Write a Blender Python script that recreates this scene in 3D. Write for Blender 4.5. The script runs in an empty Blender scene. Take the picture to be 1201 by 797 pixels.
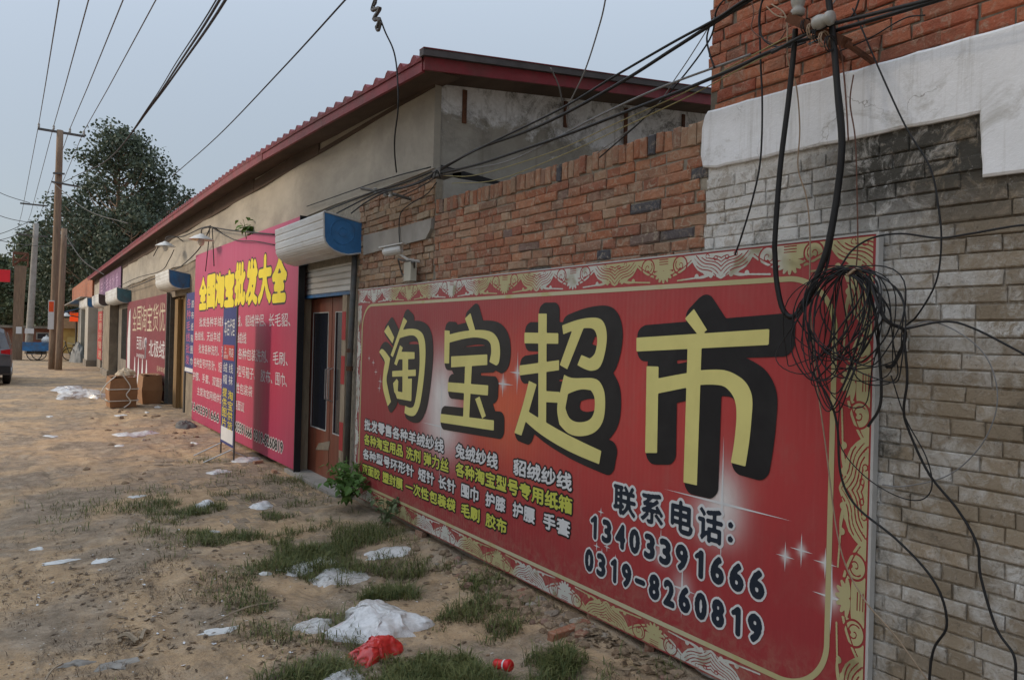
import bpy, math, random
import numpy as np
from mathutils import Matrix, Vector
SC = bpy.context.scene; COL = SC.collection
R = math.radians
# ------------------------------------------------------------------ camera
FPX, CX, CY, ROLL, TH, EYE = 850.0, 600.5, 398.5, R(1.5), math.atan(575/850.0), 1.8
cam = bpy.data.objects.new('camera', bpy.data.cameras.new('camera')); COL.objects.link(cam); SC.camera = cam
cam.data.sensor_width = 36; cam.data.lens = 36*FPX/1201; cam.data.clip_start = .05; cam.data.clip_end = 3000
_f = Vector((math.sin(TH), math.cos(TH), 0)); _r = Vector((math.cos(TH), -math.sin(TH), 0)); _u = Vector((0, 0, 1))
_x = _r*math.cos(ROLL)+_u*math.sin(ROLL); _y = _u*math.cos(ROLL)-_r*math.sin(ROLL)
cam.matrix_world = Matrix(((_x.x, _y.x, -_f.x, 0), (_x.y, _y.y, -_f.y, 0), (_x.z, _y.z, -_f.z, EYE), (0, 0, 0, 1)))
# ------------------------------------------------------------------ sky, sun, exposure
SUN_AZ, SUN_EL = -62.0, 25.0            # degrees from +Y towards +X, elevation
W = bpy.data.worlds.new('World'); SC.world = W; W.use_nodes = True
nt = W.node_tree; bg = nt.nodes['Background']
sky = nt.nodes.new('ShaderNodeTexSky'); sky.sky_type = 'NISHITA'; sky.sun_disc = False
sky.sun_elevation = R(SUN_EL); sky.sun_rotation = R(SUN_AZ); sky.dust_density = 3.0; sky.air_density = 1.0; sky.ozone_density = 2.0
mx = nt.nodes.new('ShaderNodeMix'); mx.data_type = 'RGBA'; mx.inputs[0].default_value = .72
nt.links.new(sky.outputs[0], mx.inputs[6]); mx.inputs[7].default_value = (2.88, 3.22, 3.56, 1)   # thin high haze over the whole sky
# hazy overcast: evenly brighter towards the zenith, same tint
_tc = nt.nodes.new('ShaderNodeTexCoord'); _sp = nt.nodes.new('ShaderNodeSeparateXYZ'); nt.links.new(_tc.outputs['Generated'], _sp.inputs[0])
_p = nt.nodes.new('ShaderNodeMath'); _p.operation = 'MAXIMUM'; nt.links.new(_sp.outputs[2], _p.inputs[0]); _p.inputs[1].default_value = 0
_q = nt.nodes.new('ShaderNodeMath'); _q.operation = 'POWER'; nt.links.new(_p.outputs[0], _q.inputs[0]); _q.inputs[1].default_value = 2.2
_s = nt.nodes.new('ShaderNodeMath'); _s.operation = 'MULTIPLY_ADD'; nt.links.new(_q.outputs[0], _s.inputs[0]); _s.inputs[1].default_value = 2.7; _s.inputs[2].default_value = .90
_v = nt.nodes.new('ShaderNodeVectorMath'); _v.operation = 'SCALE'; nt.links.new(mx.outputs[2], _v.inputs[0]); nt.links.new(_s.outputs[0], _v.inputs['Scale'])
nt.links.new(_v.outputs[0], bg.inputs[0]); bg.inputs[1].default_value = .1
sl = bpy.data.lights.new('sun', 'SUN'); sl.energy = 1.15; sl.angle = R(10); sl.color = (1, .84, .66)
so = bpy.data.objects.new('sun', sl); COL.objects.link(so)
_d = Vector((math.sin(R(SUN_AZ))*math.cos(R(SUN_EL)), math.cos(R(SUN_AZ))*math.cos(R(SUN_EL)), math.sin(R(SUN_EL))))
so.rotation_euler = _d.to_track_quat('Z', 'Y').to_euler(); so.location = (0, 0, 20)
SC.view_settings.view_transform = 'Standard'; SC.view_settings.look = 'None'; SC.view_settings.exposure = .76; SC.view_settings.gamma = 1

# ------------------------------------------------------------------ measuring helpers: sight line -> point on a real surface
def ray(px, py):
    dx, dy = px-CX, py-CY
    x = dx*math.cos(ROLL)+dy*math.sin(ROLL); y = -dx*math.sin(ROLL)+dy*math.cos(ROLL)
    a = x/FPX
    return Vector((a*math.cos(TH)+math.sin(TH), math.cos(TH)-a*math.sin(TH), -y/FPX))
def onX(px, py, X=3.0): d = ray(px, py); p = d*(X/d.x); return Vector((X, p.y, EYE+p.z))
def onY(px, py, Y): d = ray(px, py); p = d*(Y/d.y); return Vector((p.x, Y, EYE+p.z))
def onG(px, py, z=0.0): d = ray(px, py); p = d*((z-EYE)/d.z); return Vector((p.x, p.y, z))
def onZ(px, py, z): return onG(px, py, z)

# ------------------------------------------------------------------ noise
def _hash(ix, iy, s):
    n = (ix.astype(np.int64)*374761393+iy.astype(np.int64)*668265263+s*1442695041) & 0xffffffff
    n = ((n ^ (n >> 13))*1274126177) & 0xffffffff
    return ((n ^ (n >> 16)) & 0xffff)/65535.0
def vnoise(x, y, s=0):
    x = np.asarray(x, float); y = np.asarray(y, float)
    ix = np.floor(x); iy = np.floor(y); fx = x-ix; fy = y-iy; fx = fx*fx*(3-2*fx); fy = fy*fy*(3-2*fy)
    a = _hash(ix, iy, s); b = _hash(ix+1, iy, s); c = _hash(ix, iy+1, s); d = _hash(ix+1, iy+1, s)
    return (a*(1-fx)+b*fx)*(1-fy)+(c*(1-fx)+d*fx)*fy
def fbm(x, y, s=0, o=4, g=.5):
    t = 0; a = 1; n = 0
    for k in range(o): t = t+a*vnoise(x*2**k, y*2**k, s+k); n += a; a *= g
    return t/n
def gz(x, y):       # ground height
    x = np.asarray(x, float); y = np.asarray(y, float)
    h = (fbm(x*.8, y*.8, 3, 4)-.5)*.10+(fbm(x*4, y*4, 9, 3)-.5)*.035
    h = h*np.clip(1.3-y/40, .2, 1)
    rut = fbm(x*2.4+fbm(x*0+3, y*.35, 31, 3)*1.5, y*.22, 41, 3); h = h-.022*np.clip(.47-rut, 0, .1)/.1*np.clip((2.4-x)/.4, 0, 1)*np.clip((22-y)/6, 0, 1)
    bank = np.clip((x-2.35)/.5, 0, 1)*np.clip((8.2-y)/2.5, 0, 1)
    flat = np.clip((x-1.5)/.3, 0, 1)*np.clip((y-6.6)/.8, 0, 1)*np.clip((11.2-y)/.8, 0, 1)
    return h*(1-.75*flat)+bank*.08+.0
def gh(x, y): return float(gz(x, y))

# ------------------------------------------------------------------ mesh helpers
class MB:
    def __init__(s): s.v = []; s.f = []
    def add(s, vs, fs):
        n = len(s.v); s.v += [tuple(v) for v in vs]; s.f += [tuple(i+n for i in f) for f in fs]; return s
    def box(s, x0, x1, y0, y1, z0, z1):
        if x0 > x1: x0, x1 = x1, x0
        if y0 > y1: y0, y1 = y1, y0
        if z0 > z1: z0, z1 = z1, z0
        return s.add([(x0, y0, z0), (x1, y0, z0), (x1, y1, z0), (x0, y1, z0), (x0, y0, z1), (x1, y0, z1), (x1, y1, z1), (x0, y1, z1)],
                     [(0, 3, 2, 1), (4, 5, 6, 7), (0, 1, 5, 4), (1, 2, 6, 5), (2, 3, 7, 6), (3, 0, 4, 7)])
    def obox(s, c, ax, ay, az):      # oriented box: centre and half axes
        c = Vector(c); ax = Vector(ax); ay = Vector(ay); az = Vector(az)
        vs = [c+ax*i+ay*j+az*k for k in (-1, 1) for i, j in ((-1, -1), (1, -1), (1, 1), (-1, 1))]
        return s.add(vs, [(0, 3, 2, 1), (4, 5, 6, 7), (0, 1, 5, 4), (1, 2, 6, 5), (2, 3, 7, 6), (3, 0, 4, 7)])
    def prism(s, pts, ex):           # planar polygon pushed along ex
        ex = Vector(ex); n = len(pts); pts = [Vector(p) for p in pts]
        return s.add(pts+[p+ex for p in pts], [tuple(range(n))[::-1], tuple(range(n, 2*n))]+[(i, (i+1) % n, n+(i+1) % n, n+i) for i in range(n)])
    def tube(s, pts, r, k=6, caps=True):
        pts = [Vector(p) for p in pts]; n = len(pts); rr = r if isinstance(r, (list, tuple)) else [r]*n
        t = (pts[1]-pts[0]).normalized(); a = t.orthogonal().normalized(); vs = []
        for i, p in enumerate(pts):
            t = (pts[min(i+1, n-1)]-pts[max(i-1, 0)])
            t = t.normalized() if t.length > 1e-9 else Vector((0, 0, 1))
            a = (a-t*a.dot(t)); a = a.normalized() if a.length > 1e-6 else t.orthogonal().normalized()
            b = t.cross(a)
            for j in range(k):
                w = 2*math.pi*j/k; vs.append(p+(a*math.cos(w)+b*math.sin(w))*rr[i])
        fs = [(i*k+j, i*k+(j+1) % k, (i+1)*k+(j+1) % k, (i+1)*k+j) for i in range(n-1) for j in range(k)]
        if caps: fs += [tuple(range(k))[::-1], tuple(range((n-1)*k, n*k))]
        return s.add(vs, fs)
    def lathe(s, c, prof, k=16, axis='z'):
        c = Vector(c); vs = []
        for (r, h) in prof:
            for j in range(k):
                w = 2*math.pi*j/k; x, y = r*math.cos(w), r*math.sin(w)
                vs.append(c+(Vector((x, y, h)) if axis == 'z' else Vector((h, x, y)) if axis == 'x' else Vector((y, h, x))))
        n = len(prof)
        fs = [(i*k+j, i*k+(j+1) % k, (i+1)*k+(j+1) % k, (i+1)*k+j) for i in range(n-1) for j in range(k)]
        fs += [tuple(range(k))[::-1], tuple(range((n-1)*k, n*k))]
        return s.add(vs, fs)
    def mesh(s, name):
        m = bpy.data.meshes.new(name); m.from_pydata([tuple(v) for v in s.v], [], s.f); m.update(); return m
def tag(o, label=None, cat=None, group=None, kind=None):
    if label: o['label'] = label
    if cat: o['category'] = cat
    if group: o['group'] = group
    if kind: o['kind'] = kind
    return o
def put(name, mesh, m, parent=None, smooth=False, kind=None, label=None, world=True):
    if isinstance(mesh, MB): mesh = mesh.mesh(name)
    o = bpy.data.objects.new(name, mesh); COL.objects.link(o)
    if m is not None and not mesh.materials: mesh.materials.append(m)
    if smooth: mesh.shade_smooth()
    if parent is not None:
        o.parent = parent
        if world:
            p = parent; l = Vector((0, 0, 0))
            while p is not None: l = l+p.location; p = p.parent
            o.location = -l
    if kind: o['kind'] = kind
    if label: o['label'] = label
    return o
def thing(name, label, cat, loc=(0, 0, 0), group=None):
    o = bpy.data.objects.new(name, None); COL.objects.link(o); o.location = loc; o.empty_display_size = .2
    return tag(o, label, cat, group)
def catmull(pts, n=8):
    pts = [Vector(p) for p in pts]
    if len(pts) < 3:
        return [pts[0].lerp(pts[-1], i/n) for i in range(n+1)]
    P = [pts[0]*2-pts[1]]+pts+[pts[-1]*2-pts[-2]]; out = []
    for i in range(1, len(P)-2):
        a, b, c, d = P[i-1], P[i], P[i+1], P[i+2]
        for k in range(n):
            t = k/n; out.append(.5*((2*b)+(c-a)*t+(2*a-5*b+4*c-d)*t*t+(3*b-a-3*c+d)*t**3))
    out.append(pts[-1]); return out

# ------------------------------------------------------------------ materials
def new_mat(name):
    m = bpy.data.materials.new(name); m.use_nodes = True; return m, m.node_tree, m.node_tree.nodes['Principled BSDF']
def node(nt, t, **k):
    n = nt.nodes.new(t)
    for a, b in k.items(): setattr(n, a, b)
    return n
def ramp(nt, fac, stops, interp='LINEAR'):
    r = node(nt, 'ShaderNodeValToRGB'); r.color_ramp.interpolation = interp; e = r.color_ramp.elements
    while len(e) < len(stops): e.new(.5)
    for i, (p, c) in enumerate(stops): e[i].position = p; e[i].color = (*c, 1) if len(c) == 3 else c
    nt.links.new(fac, r.inputs[0]); return r.outputs[0]
def noise(nt, vec, scale, detail=5, rough=.6, dist=0.0):
    n = node(nt, 'ShaderNodeTexNoise'); n.inputs['Scale'].default_value = scale; n.inputs['Detail'].default_value = detail
    n.inputs['Roughness'].default_value = rough; n.inputs['Distortion'].default_value = dist
    if vec is not None: nt.links.new(vec, n.inputs['Vector'])
    return n.outputs['Fac']
def mixc(nt, fac, a, b, mode='MIX'):
    m = node(nt, 'ShaderNodeMix', data_type='RGBA', blend_type=mode)
    for i, v in ((0, fac), (6, a), (7, b)):
        if isinstance(v, (int, float)): m.inputs[i].default_value = v
        elif isinstance(v, tuple): m.inputs[i].default_value = (*v, 1)
        else: nt.links.new(v, m.inputs[i])
    return m.outputs[2]
def math_(nt, op, a, b=0.0, c=None, clamp=False):
    m = node(nt, 'ShaderNodeMath', operation=op); m.use_clamp = clamp
    for i, v in enumerate([a, b] if c is None else [a, b, c]):
        if isinstance(v, (int, float)): m.inputs[i].default_value = v
        else: nt.links.new(v, m.inputs[i])
    return m.outputs[0]
def pos(nt, sc=None):
    g = node(nt, 'ShaderNodeNewGeometry').outputs['Position']
    if sc is None: return g
    m = node(nt, 'ShaderNodeMapping'); m.inputs['Scale'].default_value = sc; nt.links.new(g, m.inputs[0]); return m.outputs[0]
def bump(nt, bs, h, strength=.4, dist=.01):
    b = node(nt, 'ShaderNodeBump'); b.inputs['Strength'].default_value = strength; b.inputs['Distance'].default_value = dist
    nt.links.new(h, b.inputs['Height']); nt.links.new(b.outputs[0], bs.inputs['Normal'])
def M(name, c, rough=.75, var=.25, scale=6, dirt=None, dirt_amt=.5, bmp=.25, metal=0, spec=.35, bscale=None, stretch=None, dist=.006):
    """plain surface with mottling, optional dirt colour in blotches and fine relief"""
    m, nt, bs = new_mat(name); P = pos(nt, stretch)
    n1 = noise(nt, P, scale, 6, .65)
    col = ramp(nt, n1, [(.25, tuple(x*(1-var) for x in c)), (.75, tuple(min(1, x*(1+var)) for x in c))])
    if dirt:
        n2 = noise(nt, P, scale*.45, 8, .7, .6)
        f = ramp(nt, n2, [(.45, (0, 0, 0)), (.68, (dirt_amt,)*3)])
        col = mixc(nt, f, col, dirt)
    nt.links.new(col, bs.inputs['Base Color'])
    bs.inputs['Roughness'].default_value = rough; bs.inputs['Metallic'].default_value = metal; bs.inputs['Specular IOR Level'].default_value = spec
    if bmp: bump(nt, bs, noise(nt, pos(nt), bscale or scale*8, 6, .7), bmp, dist)
    return m
def brick_mat(name, stops, mortar=(.42, .37, .3), smear=.35, bmp=.8, big=None):
    m, nt, bs = new_mat(name); P = pos(nt)
    g = node(nt, 'ShaderNodeNewGeometry'); oi = node(nt, 'ShaderNodeObjectInfo')
    rnd = math_(nt, 'FRACT', math_(nt, 'ADD', g.outputs['Random Per Island'], oi.outputs['Random']))
    col = ramp(nt, rnd, stops)
    n1 = noise(nt, P, 22, 6, .7)
    col = mixc(nt, math_(nt, 'MULTIPLY', n1, .9), col, mixc(nt, 1.0, col, (.42, .4, .4), 'MULTIPLY'))
    if smear:
        f = ramp(nt, noise(nt, P, 17, 9, .78, 1.4), [(.51, (0, 0, 0)), (.63, (smear,)*3)])
        soot = ramp(nt, noise(nt, P, 2.6, 7, .7, .8), [(.5, (0, 0, 0)), (.68, (.5,)*3)]); col = mixc(nt, soot, col, (.13, .1, .08))
        col = mixc(nt, f, col, mortar)
    if big:
        f = ramp(nt, noise(nt, P, 1.3, 5, .6), [(.42, (0, 0, 0)), (.66, (big[1],)*3)])
        col = mixc(nt, f, col, big[0])
    nt.links.new(col, bs.inputs['Base Color']); bs.inputs['Roughness'].default_value = .92; bs.inputs['Specular IOR Level'].default_value = .2
    h = math_(nt, 'ADD', noise(nt, P, 60, 8, .75), math_(nt, 'MULTIPLY', noise(nt, P, 14, 4, .6), 1.4))
    bump(nt, bs, h, bmp, .012); return m
def lime_mat():
    """lime wash over brick: sound and white at the left and low at the right, worn to grey brown elsewhere"""
    m, nt, bs = new_mat('lime washed brick'); P = pos(nt); g = node(nt, 'ShaderNodeNewGeometry'); oi = node(nt, 'ShaderNodeObjectInfo')
    rnd = math_(nt, 'FRACT', math_(nt, 'ADD', g.outputs['Random Per Island'], oi.outputs['Random']))
    paint = ramp(nt, rnd, [(0, (.70, .68, .64)), (.4, (.78, .76, .72)), (.7, (.62, .59, .54)), (1, (.74, .72, .68))])
    worn = ramp(nt, math_(nt, 'FRACT', math_(nt, 'MULTIPLY', rnd, 7.3)), [(0, (.32, .255, .18)), (.5, (.42, .34, .245)), (.8, (.33, .27, .2)), (1, (.48, .38, .27))])
    big = noise(nt, P, 1.1, 4, .6, .4); fine = noise(nt, P, 19, 8, .75, .8); mid = noise(nt, P, 5.5, 5, .65)
    v = math_(nt, 'ADD', math_(nt, 'ADD', math_(nt, 'MULTIPLY', big, 1.3), math_(nt, 'MULTIPLY', fine, .75)), math_(nt, 'ADD', math_(nt, 'MULTIPLY', rnd, .2), math_(nt, 'MULTIPLY', mid, .5)))
    sx = node(nt, 'ShaderNodeSeparateXYZ'); nt.links.new(P, sx.inputs[0]); left = node(nt, 'ShaderNodeMapRange'); left.inputs[1].default_value = 1.5; left.inputs[2].default_value = 2.1; left.inputs[3].default_value = 0; left.inputs[4].default_value = .42; nt.links.new(sx.outputs[1], left.inputs[0])
    v = math_(nt, 'ADD', v, left.outputs[0])
    f = ramp(nt, math_(nt, 'MULTIPLY', v, .5), [(.66, (0, 0, 0)), (.80, (1, 1, 1))])
    col = mixc(nt, f, worn, paint)
    flake = ramp(nt, noise(nt, P, 8, 9, .8, 1.6), [(.50, (0, 0, 0)), (.545, (1, 1, 1))]); wk = ramp(nt, noise(nt, P, .9, 4, .6, .5), [(.40, (.15,)*3), (.56, (.95,)*3)])
    col = mixc(nt, math_(nt, 'MULTIPLY', flake, wk), col, worn)
    moss = math_(nt, 'MULTIPLY', ramp(nt, noise(nt, P, 1.5, 6, .7, 1.2), [(.52, (0, 0, 0)), (.62, (.85,)*3)]), ramp(nt, noise(nt, P, 26, 8, .8), [(.4, (.2,)*3), (.6, (1, 1, 1))])); col = mixc(nt, moss, col, (.085, .078, .06))
    zz = node(nt, 'ShaderNodeMapRange'); zz.inputs[1].default_value = 2.15; zz.inputs[2].default_value = 2.5; nt.links.new(sx.outputs[2], zz.inputs[0]); yy_ = node(nt, 'ShaderNodeMapRange'); yy_.inputs[1].default_value = 2.1; yy_.inputs[2].default_value = 1.75; nt.links.new(sx.outputs[1], yy_.inputs[0])
    sm_ = math_(nt, 'MULTIPLY', math_(nt, 'MULTIPLY', zz.outputs[0], yy_.outputs[0]), ramp(nt, noise(nt, P, 9, 8, .8, 1), [(.34, (0, 0, 0)), (.50, (1, 1, 1))])); col = mixc(nt, sm_, col, (.085, .08, .068))
    col = mixc(nt, ramp(nt, noise(nt, P, 48, 6, .75), [(.56, (0, 0, 0)), (.68, (.55,)*3)]), col, (.1, .085, .065))
    col = mixc(nt, ramp(nt, noise(nt, P, 33, 6, .8), [(.6, (0, 0, 0)), (.68, (.6,)*3)]), col, (.6, .58, .54))
    nt.links.new(col, bs.inputs['Base Color']); bs.inputs['Roughness'].default_value = .93; bs.inputs['Specular IOR Level'].default_value = .2
    bump(nt, bs, math_(nt, 'ADD', noise(nt, P, 70, 8, .8), math_(nt, 'MULTIPLY', fine, 1.5)), .9, .014); return m
m_redbrick = brick_mat('red brick', [(0, (0.520, 0.215, 0.117)), (.2, (0.390, 0.163, 0.104)), (.38, (0.585, 0.286, 0.163)), (.52, (0.364, 0.221, 0.156)), (.66, (0.507, 0.234, 0.137)), (.82, (0.520, 0.351, 0.234)), (.93, (0.468, 0.260, 0.169)), (.962, (.13, .13, .142)), (1, (.115, .115, .13))], smear=.75, mortar=(.44, .37, .28), bmp=1)
m_upbrick = brick_mat('upper red brick', [(0, (0.598, 0.195, 0.104)), (.35, (0.429, 0.130, 0.078)), (.7, (0.650, 0.260, 0.143)), (1, (0.312, 0.117, 0.078))], smear=.6, mortar=(.4, .31, .23), bmp=1)
m_oldbrick = brick_mat('worn brown brick', [(0, (0.456, 0.240, 0.144)), (.3, (0.360, 0.216, 0.144)), (.6, (0.516, 0.324, 0.192)), (.85, (0.480, 0.384, 0.276)), (1, (0.312, 0.204, 0.144))], smear=.85, bmp=1)
m_paintbrick = lime_mat()
m_mortar = M('mortar', (.3, .265, .21), .95, .3, 25, (.14, .12, .1), .6, .8)
m_mortar_d = M('dark mortar', (.15, .125, .095), .95, .3, 25, (.3, .28, .25), .4, .8)
m_white_plaster = M('white painted plaster', (.66, .67, .69), .8, .1, 3.2, (.38, .355, .31), .6, .35, bscale=30)
m_plaster = M('tan plaster', (.39, .355, .295), .9, .22, 1.6, (.21, .195, .17), .75, .5, bscale=18, stretch=(1, .6, 1.3))
m_wallb = M('beige shop wall', (.25, .205, .15), .9, .28, 2.5, (.13, .1, .075), .8, .5)
m_gable = None
def gable_mat():
    """cement render: pale flaking lime at the top, smooth damp grey below, dark mould runs"""
    m, nt, bs = new_mat('stained grey render'); P = pos(nt); sx = node(nt, 'ShaderNodeSeparateXYZ'); nt.links.new(P, sx.inputs[0])
    up = node(nt, 'ShaderNodeMapRange'); up.inputs[1].default_value = 3.45; up.inputs[2].default_value = 4.05; nt.links.new(sx.outputs[2], up.inputs[0])
    n1 = noise(nt, P, 1.3, 9, .75, .9); fine = noise(nt, P, 7, 9, .8, .6)
    v = math_(nt, 'ADD', math_(nt, 'MULTIPLY', up.outputs[0], .34), math_(nt, 'ADD', math_(nt, 'MULTIPLY', n1, .75), math_(nt, 'MULTIPLY', fine, .3)))
    pale = ramp(nt, fine, [(.35, (.62, .62, .63)), (.65, (.86, .87, .9))]); damp = ramp(nt, noise(nt, P, 2.5, 6, .6), [(.3, (.27, .25, .215)), (.7, (.40, .375, .33))])
    col = mixc(nt, ramp(nt, v, [(.68, (0, 0, 0)), (.76, (1, 1, 1))]), damp, pale)
    mould = math_(nt, 'MULTIPLY', ramp(nt, noise(nt, P, 2.2, 6, .7, 1.2), [(.47, (0, 0, 0)), (.58, (1, 1, 1))]), ramp(nt, noise(nt, P, 24, 8, .85), [(.42, (.1,)*3), (.56, (.9,)*3)]))
    col = mixc(nt, math_(nt, 'MULTIPLY', mould, math_(nt, 'ADD', math_(nt, 'MULTIPLY', up.outputs[0], .8), .2)), col, (.13, .125, .115))
    run = ramp(nt, noise(nt, pos(nt, (2.6, 1, .12)), 1.6, 5, .6), [(.60, (0, 0, 0)), (.66, (.6,)*3)]); col = mixc(nt, run, col, (.2, .18, .15))
    nt.links.new(col, bs.inputs['Base Color']); bs.inputs['Roughness'].default_value = .93
    bump(nt, bs, math_(nt, 'ADD', fine, noise(nt, P, 30, 6, .7)), .6, .015); return m
m_gable = gable_mat()
m_roof_red = M('red painted sheet', (.21, .024, .032), .55, .3, 4, (.13, .05, .045), .8, .3, bscale=4, dist=.03)
m_roof_edge = M('grey roof edge', (.085, .075, .075), .7, .3, 6, None, 0, .2)
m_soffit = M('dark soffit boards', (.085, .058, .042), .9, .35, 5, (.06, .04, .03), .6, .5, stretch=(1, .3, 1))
m_wood_brown = M('weathered brown timber', (.34, .27, .19), .85, .25, 7, (.12, .09, .06), .5, .5, stretch=(3, 3, .5))
m_rust = M('rusty iron', (.13, .055, .03), .85, .4, 20, (.05, .03, .025), .7, .6)
m_pole = M('weathered pole', (.22, .15, .1), .9, .3, 6, (.1, .075, .06), .6, .6, stretch=(4, 4, .4))
m_concrete = M('grey concrete', (.3, .28, .25), .9, .2, 4, (.17, .15, .13), .5, .5)
m_wall_far = M('far shop wall', (.22, .19, .155), .9, .28, 1.3, (.11, .09, .07), .8, .4)
m_white_dirty = M('dirty white wall', (.38, .355, .31), .85, .15, 2, (.3, .25, .18), .6, .3)
m_tin = M('white painted tin', (.62, .63, .62), .5, .1, 3, (.36, .31, .25), .6, .35, bscale=5, stretch=(1, .5, 2), dist=.03)
m_blue_tin = M('blue painted tin', (.04, .16, .36), .55, .25, 5, (.09, .085, .08), .85, .4, bscale=6, dist=.03)
m_teal_tin = M('faded teal tin', (.07, .16, .19), .6, .2, 6, (.1, .1, .1), .6, .2)
m_brown_tin = M('rusty brown tin', (.1, .07, .06), .6, .25, 6, None, 0, .2)
m_iron = M('grey iron', (.09, .09, .085), .6, .3, 12, (.14, .09, .06), .4, .3, metal=.3)
m_door_red = M('red brown door leaf', (.17, .045, .025), .5, .25, 4, (.27, .15, .09), .35, .15, stretch=(3, 3, .5))
m_glass, _n, _b = new_mat('dark door glass'); _b.inputs['Base Color'].default_value = (.012, .016, .025, 1); _b.inputs['Roughness'].default_value = .22
m_steel = M('bare steel', (.4, .4, .4), .35, .1, 10, None, 0, 0, metal=.7)
m_black = M('black cable', (.012, .012, .013), .55, .2, 30, None, 0, 0)
m_cable_grey = M('grey cable', (.2, .2, .2), .6, .2, 30, None, 0, 0)
m_cable_beige = M('beige cable', (.3, .22, .15), .6, .2, 30, None, 0, 0)
m_cable_yellow = M('yellowed wire', (.28, .24, .1), .6, .2, 30, None, 0, 0)
m_cable_brown = M('brown cable', (.13, .06, .04), .6, .2, 30, None, 0, 0)
m_ceramic = M('grey white ceramic', (.33, .33, .31), .3, .1, 10, (.3, .28, .25), .5, 0)
m_white_plastic = M('white plastic', (.62, .62, .6), .4, .08, 9, (.45, .42, .37), .4, 0)
m_card = M('brown cardboard', (.28, .15, .075), .85, .12, 5, (.2, .09, .04), .4, .2)
m_rope = M('white rope', (.6, .58, .52), .8, .1, 20, None, 0, 0)
m_blue_print = M('navy print', (.025, .035, .16), .6, .15, 5, None, 0, 0)
m_red_print = M('red print', (.4, .03, .03), .6, .15, 5, None, 0, 0)
m_orange_print = M('orange red lantern cloth', (.75, .09, .02), .6, .15, 5, None, 0, 0)
m_purple = M('faded purple banner', (.19, .095, .19), .7, .2, 2, (.24, .18, .24), .5, .1)
m_print_white = M('white print', (.62, .62, .62), .6, .08, 8, None, 0, 0)
m_print_black = M('black print', (.014, .014, .016), .5, .2, 8, None, 0, 0)
m_print_navy = M('blue black print', (.012, .02, .035), .5, .2, 8, None, 0, 0)
m_print_yellow = M('yellow print', (.68, .61, .22), .6, .05, 3, (.48, .42, .14), .35, 0)
m_print_bright = M('bright yellow print', (.75, .6, .03), .6, .08, 3, None, 0, 0)
m_print_lime = M('lime print', (.5, .52, .08), .6, .08, 3, None, 0, 0)
m_maroon = M('maroon banner', (.16, .018, .028), .6, .2, 1.5, (.25, .05, .06), .4, .1)
m_print_cream = M('cream print', (.5, .43, .3), .6, .2, 2, (.3, .1, .08), .3, 0)

# ------------------------------------------------------------------ ground
def ground_mat():
    m, nt, bs = new_mat('trodden earth'); P = pos(nt)
    a = noise(nt, P, .9, 8, .68, .6); b = noise(nt, P, 5, 8, .72); c = noise(nt, P, 38, 6, .7); st = noise(nt, pos(nt, (1.5, .5, 1)), 2.2, 8, .75, 1.2)
    tan = ramp(nt, b, [(.3, (.31, .21, .12)), (.5, (.46, .32, .19)), (.72, (.58, .42, .265))])
    grey = ramp(nt, b, [(.3, (.17, .13, .09)), (.5, (.29, .225, .16)), (.7, (.45, .36, .265))])
    col = mixc(nt, ramp(nt, a, [(.43, (0, 0, 0)), (.56, (1, 1, 1))]), tan, grey)
    col = mixc(nt, ramp(nt, st, [(.52, (0, 0, 0)), (.66, (.7,)*3)]), col, (.15, .115, .08))
    col = mixc(nt, ramp(nt, c, [(.55, (0, 0, 0)), (.72, (.55,)*3)]), col, (.36, .32, .27))
    col = mixc(nt, ramp(nt, noise(nt, P, 70, 3, .6), [(.56, (0, 0, 0)), (.7, (.5,)*3)]), col, (.1, .08, .065))
    vo = node(nt, 'ShaderNodeTexVoronoi'); vo.inputs['Scale'].default_value = 55; vo.inputs['Randomness'].default_value = 1; nt.links.new(P, vo.inputs['Vector'])
    vs_ = node(nt, 'ShaderNodeSeparateColor'); nt.links.new(vo.outputs['Color'], vs_.inputs[0])
    pick = math_(nt, 'MULTIPLY', math_(nt, 'GREATER_THAN', vs_.outputs[0], .80), math_(nt, 'LESS_THAN', vo.outputs['Distance'], .33))
    dens = ramp(nt, noise(nt, P, 1.7, 6, .7, .8), [(.46, (0, 0, 0)), (.58, (1, 1, 1))])
    gcol = ramp(nt, vs_.outputs[1], [(0, (.09, .07, .05)), (.45, (.2, .15, .1)), (.75, (.45, .4, .33)), (1, (.6, .56, .5))])
    col = mixc(nt, math_(nt, 'MULTIPLY', math_(nt, 'MULTIPLY', pick, dens), .85), col, gcol)
    fib = ramp(nt, noise(nt, pos(nt, (60, 9, 1)), 1, 5, .7, 2.5), [(.62, (0, 0, 0)), (.67, (.75,)*3)]); fib2 = ramp(nt, noise(nt, pos(nt, (8, 70, 1)), 1, 5, .7, 2.5), [(.62, (0, 0, 0)), (.67, (.75,)*3)])
    col = mixc(nt, math_(nt, 'MULTIPLY', fib, dens), col, (.1, .075, .05)); col = mixc(nt, math_(nt, 'MULTIPLY', fib2, dens), col, (.12, .09, .06))
    nt.links.new(col, bs.inputs['Base Color']); bs.inputs['Roughness'].default_value = .97; bs.inputs['Specular IOR Level'].default_value = .15
    h = math_(nt, 'ADD', math_(nt, 'MULTIPLY', b, 1.6), math_(nt, 'ADD', math_(nt, 'MULTIPLY', pick, .5), math_(nt, 'MULTIPLY', noise(nt, P, 110, 4, .6), .4)))
    bump(nt, bs, h, 1, .02); return m
m_ground = ground_mat()
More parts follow.
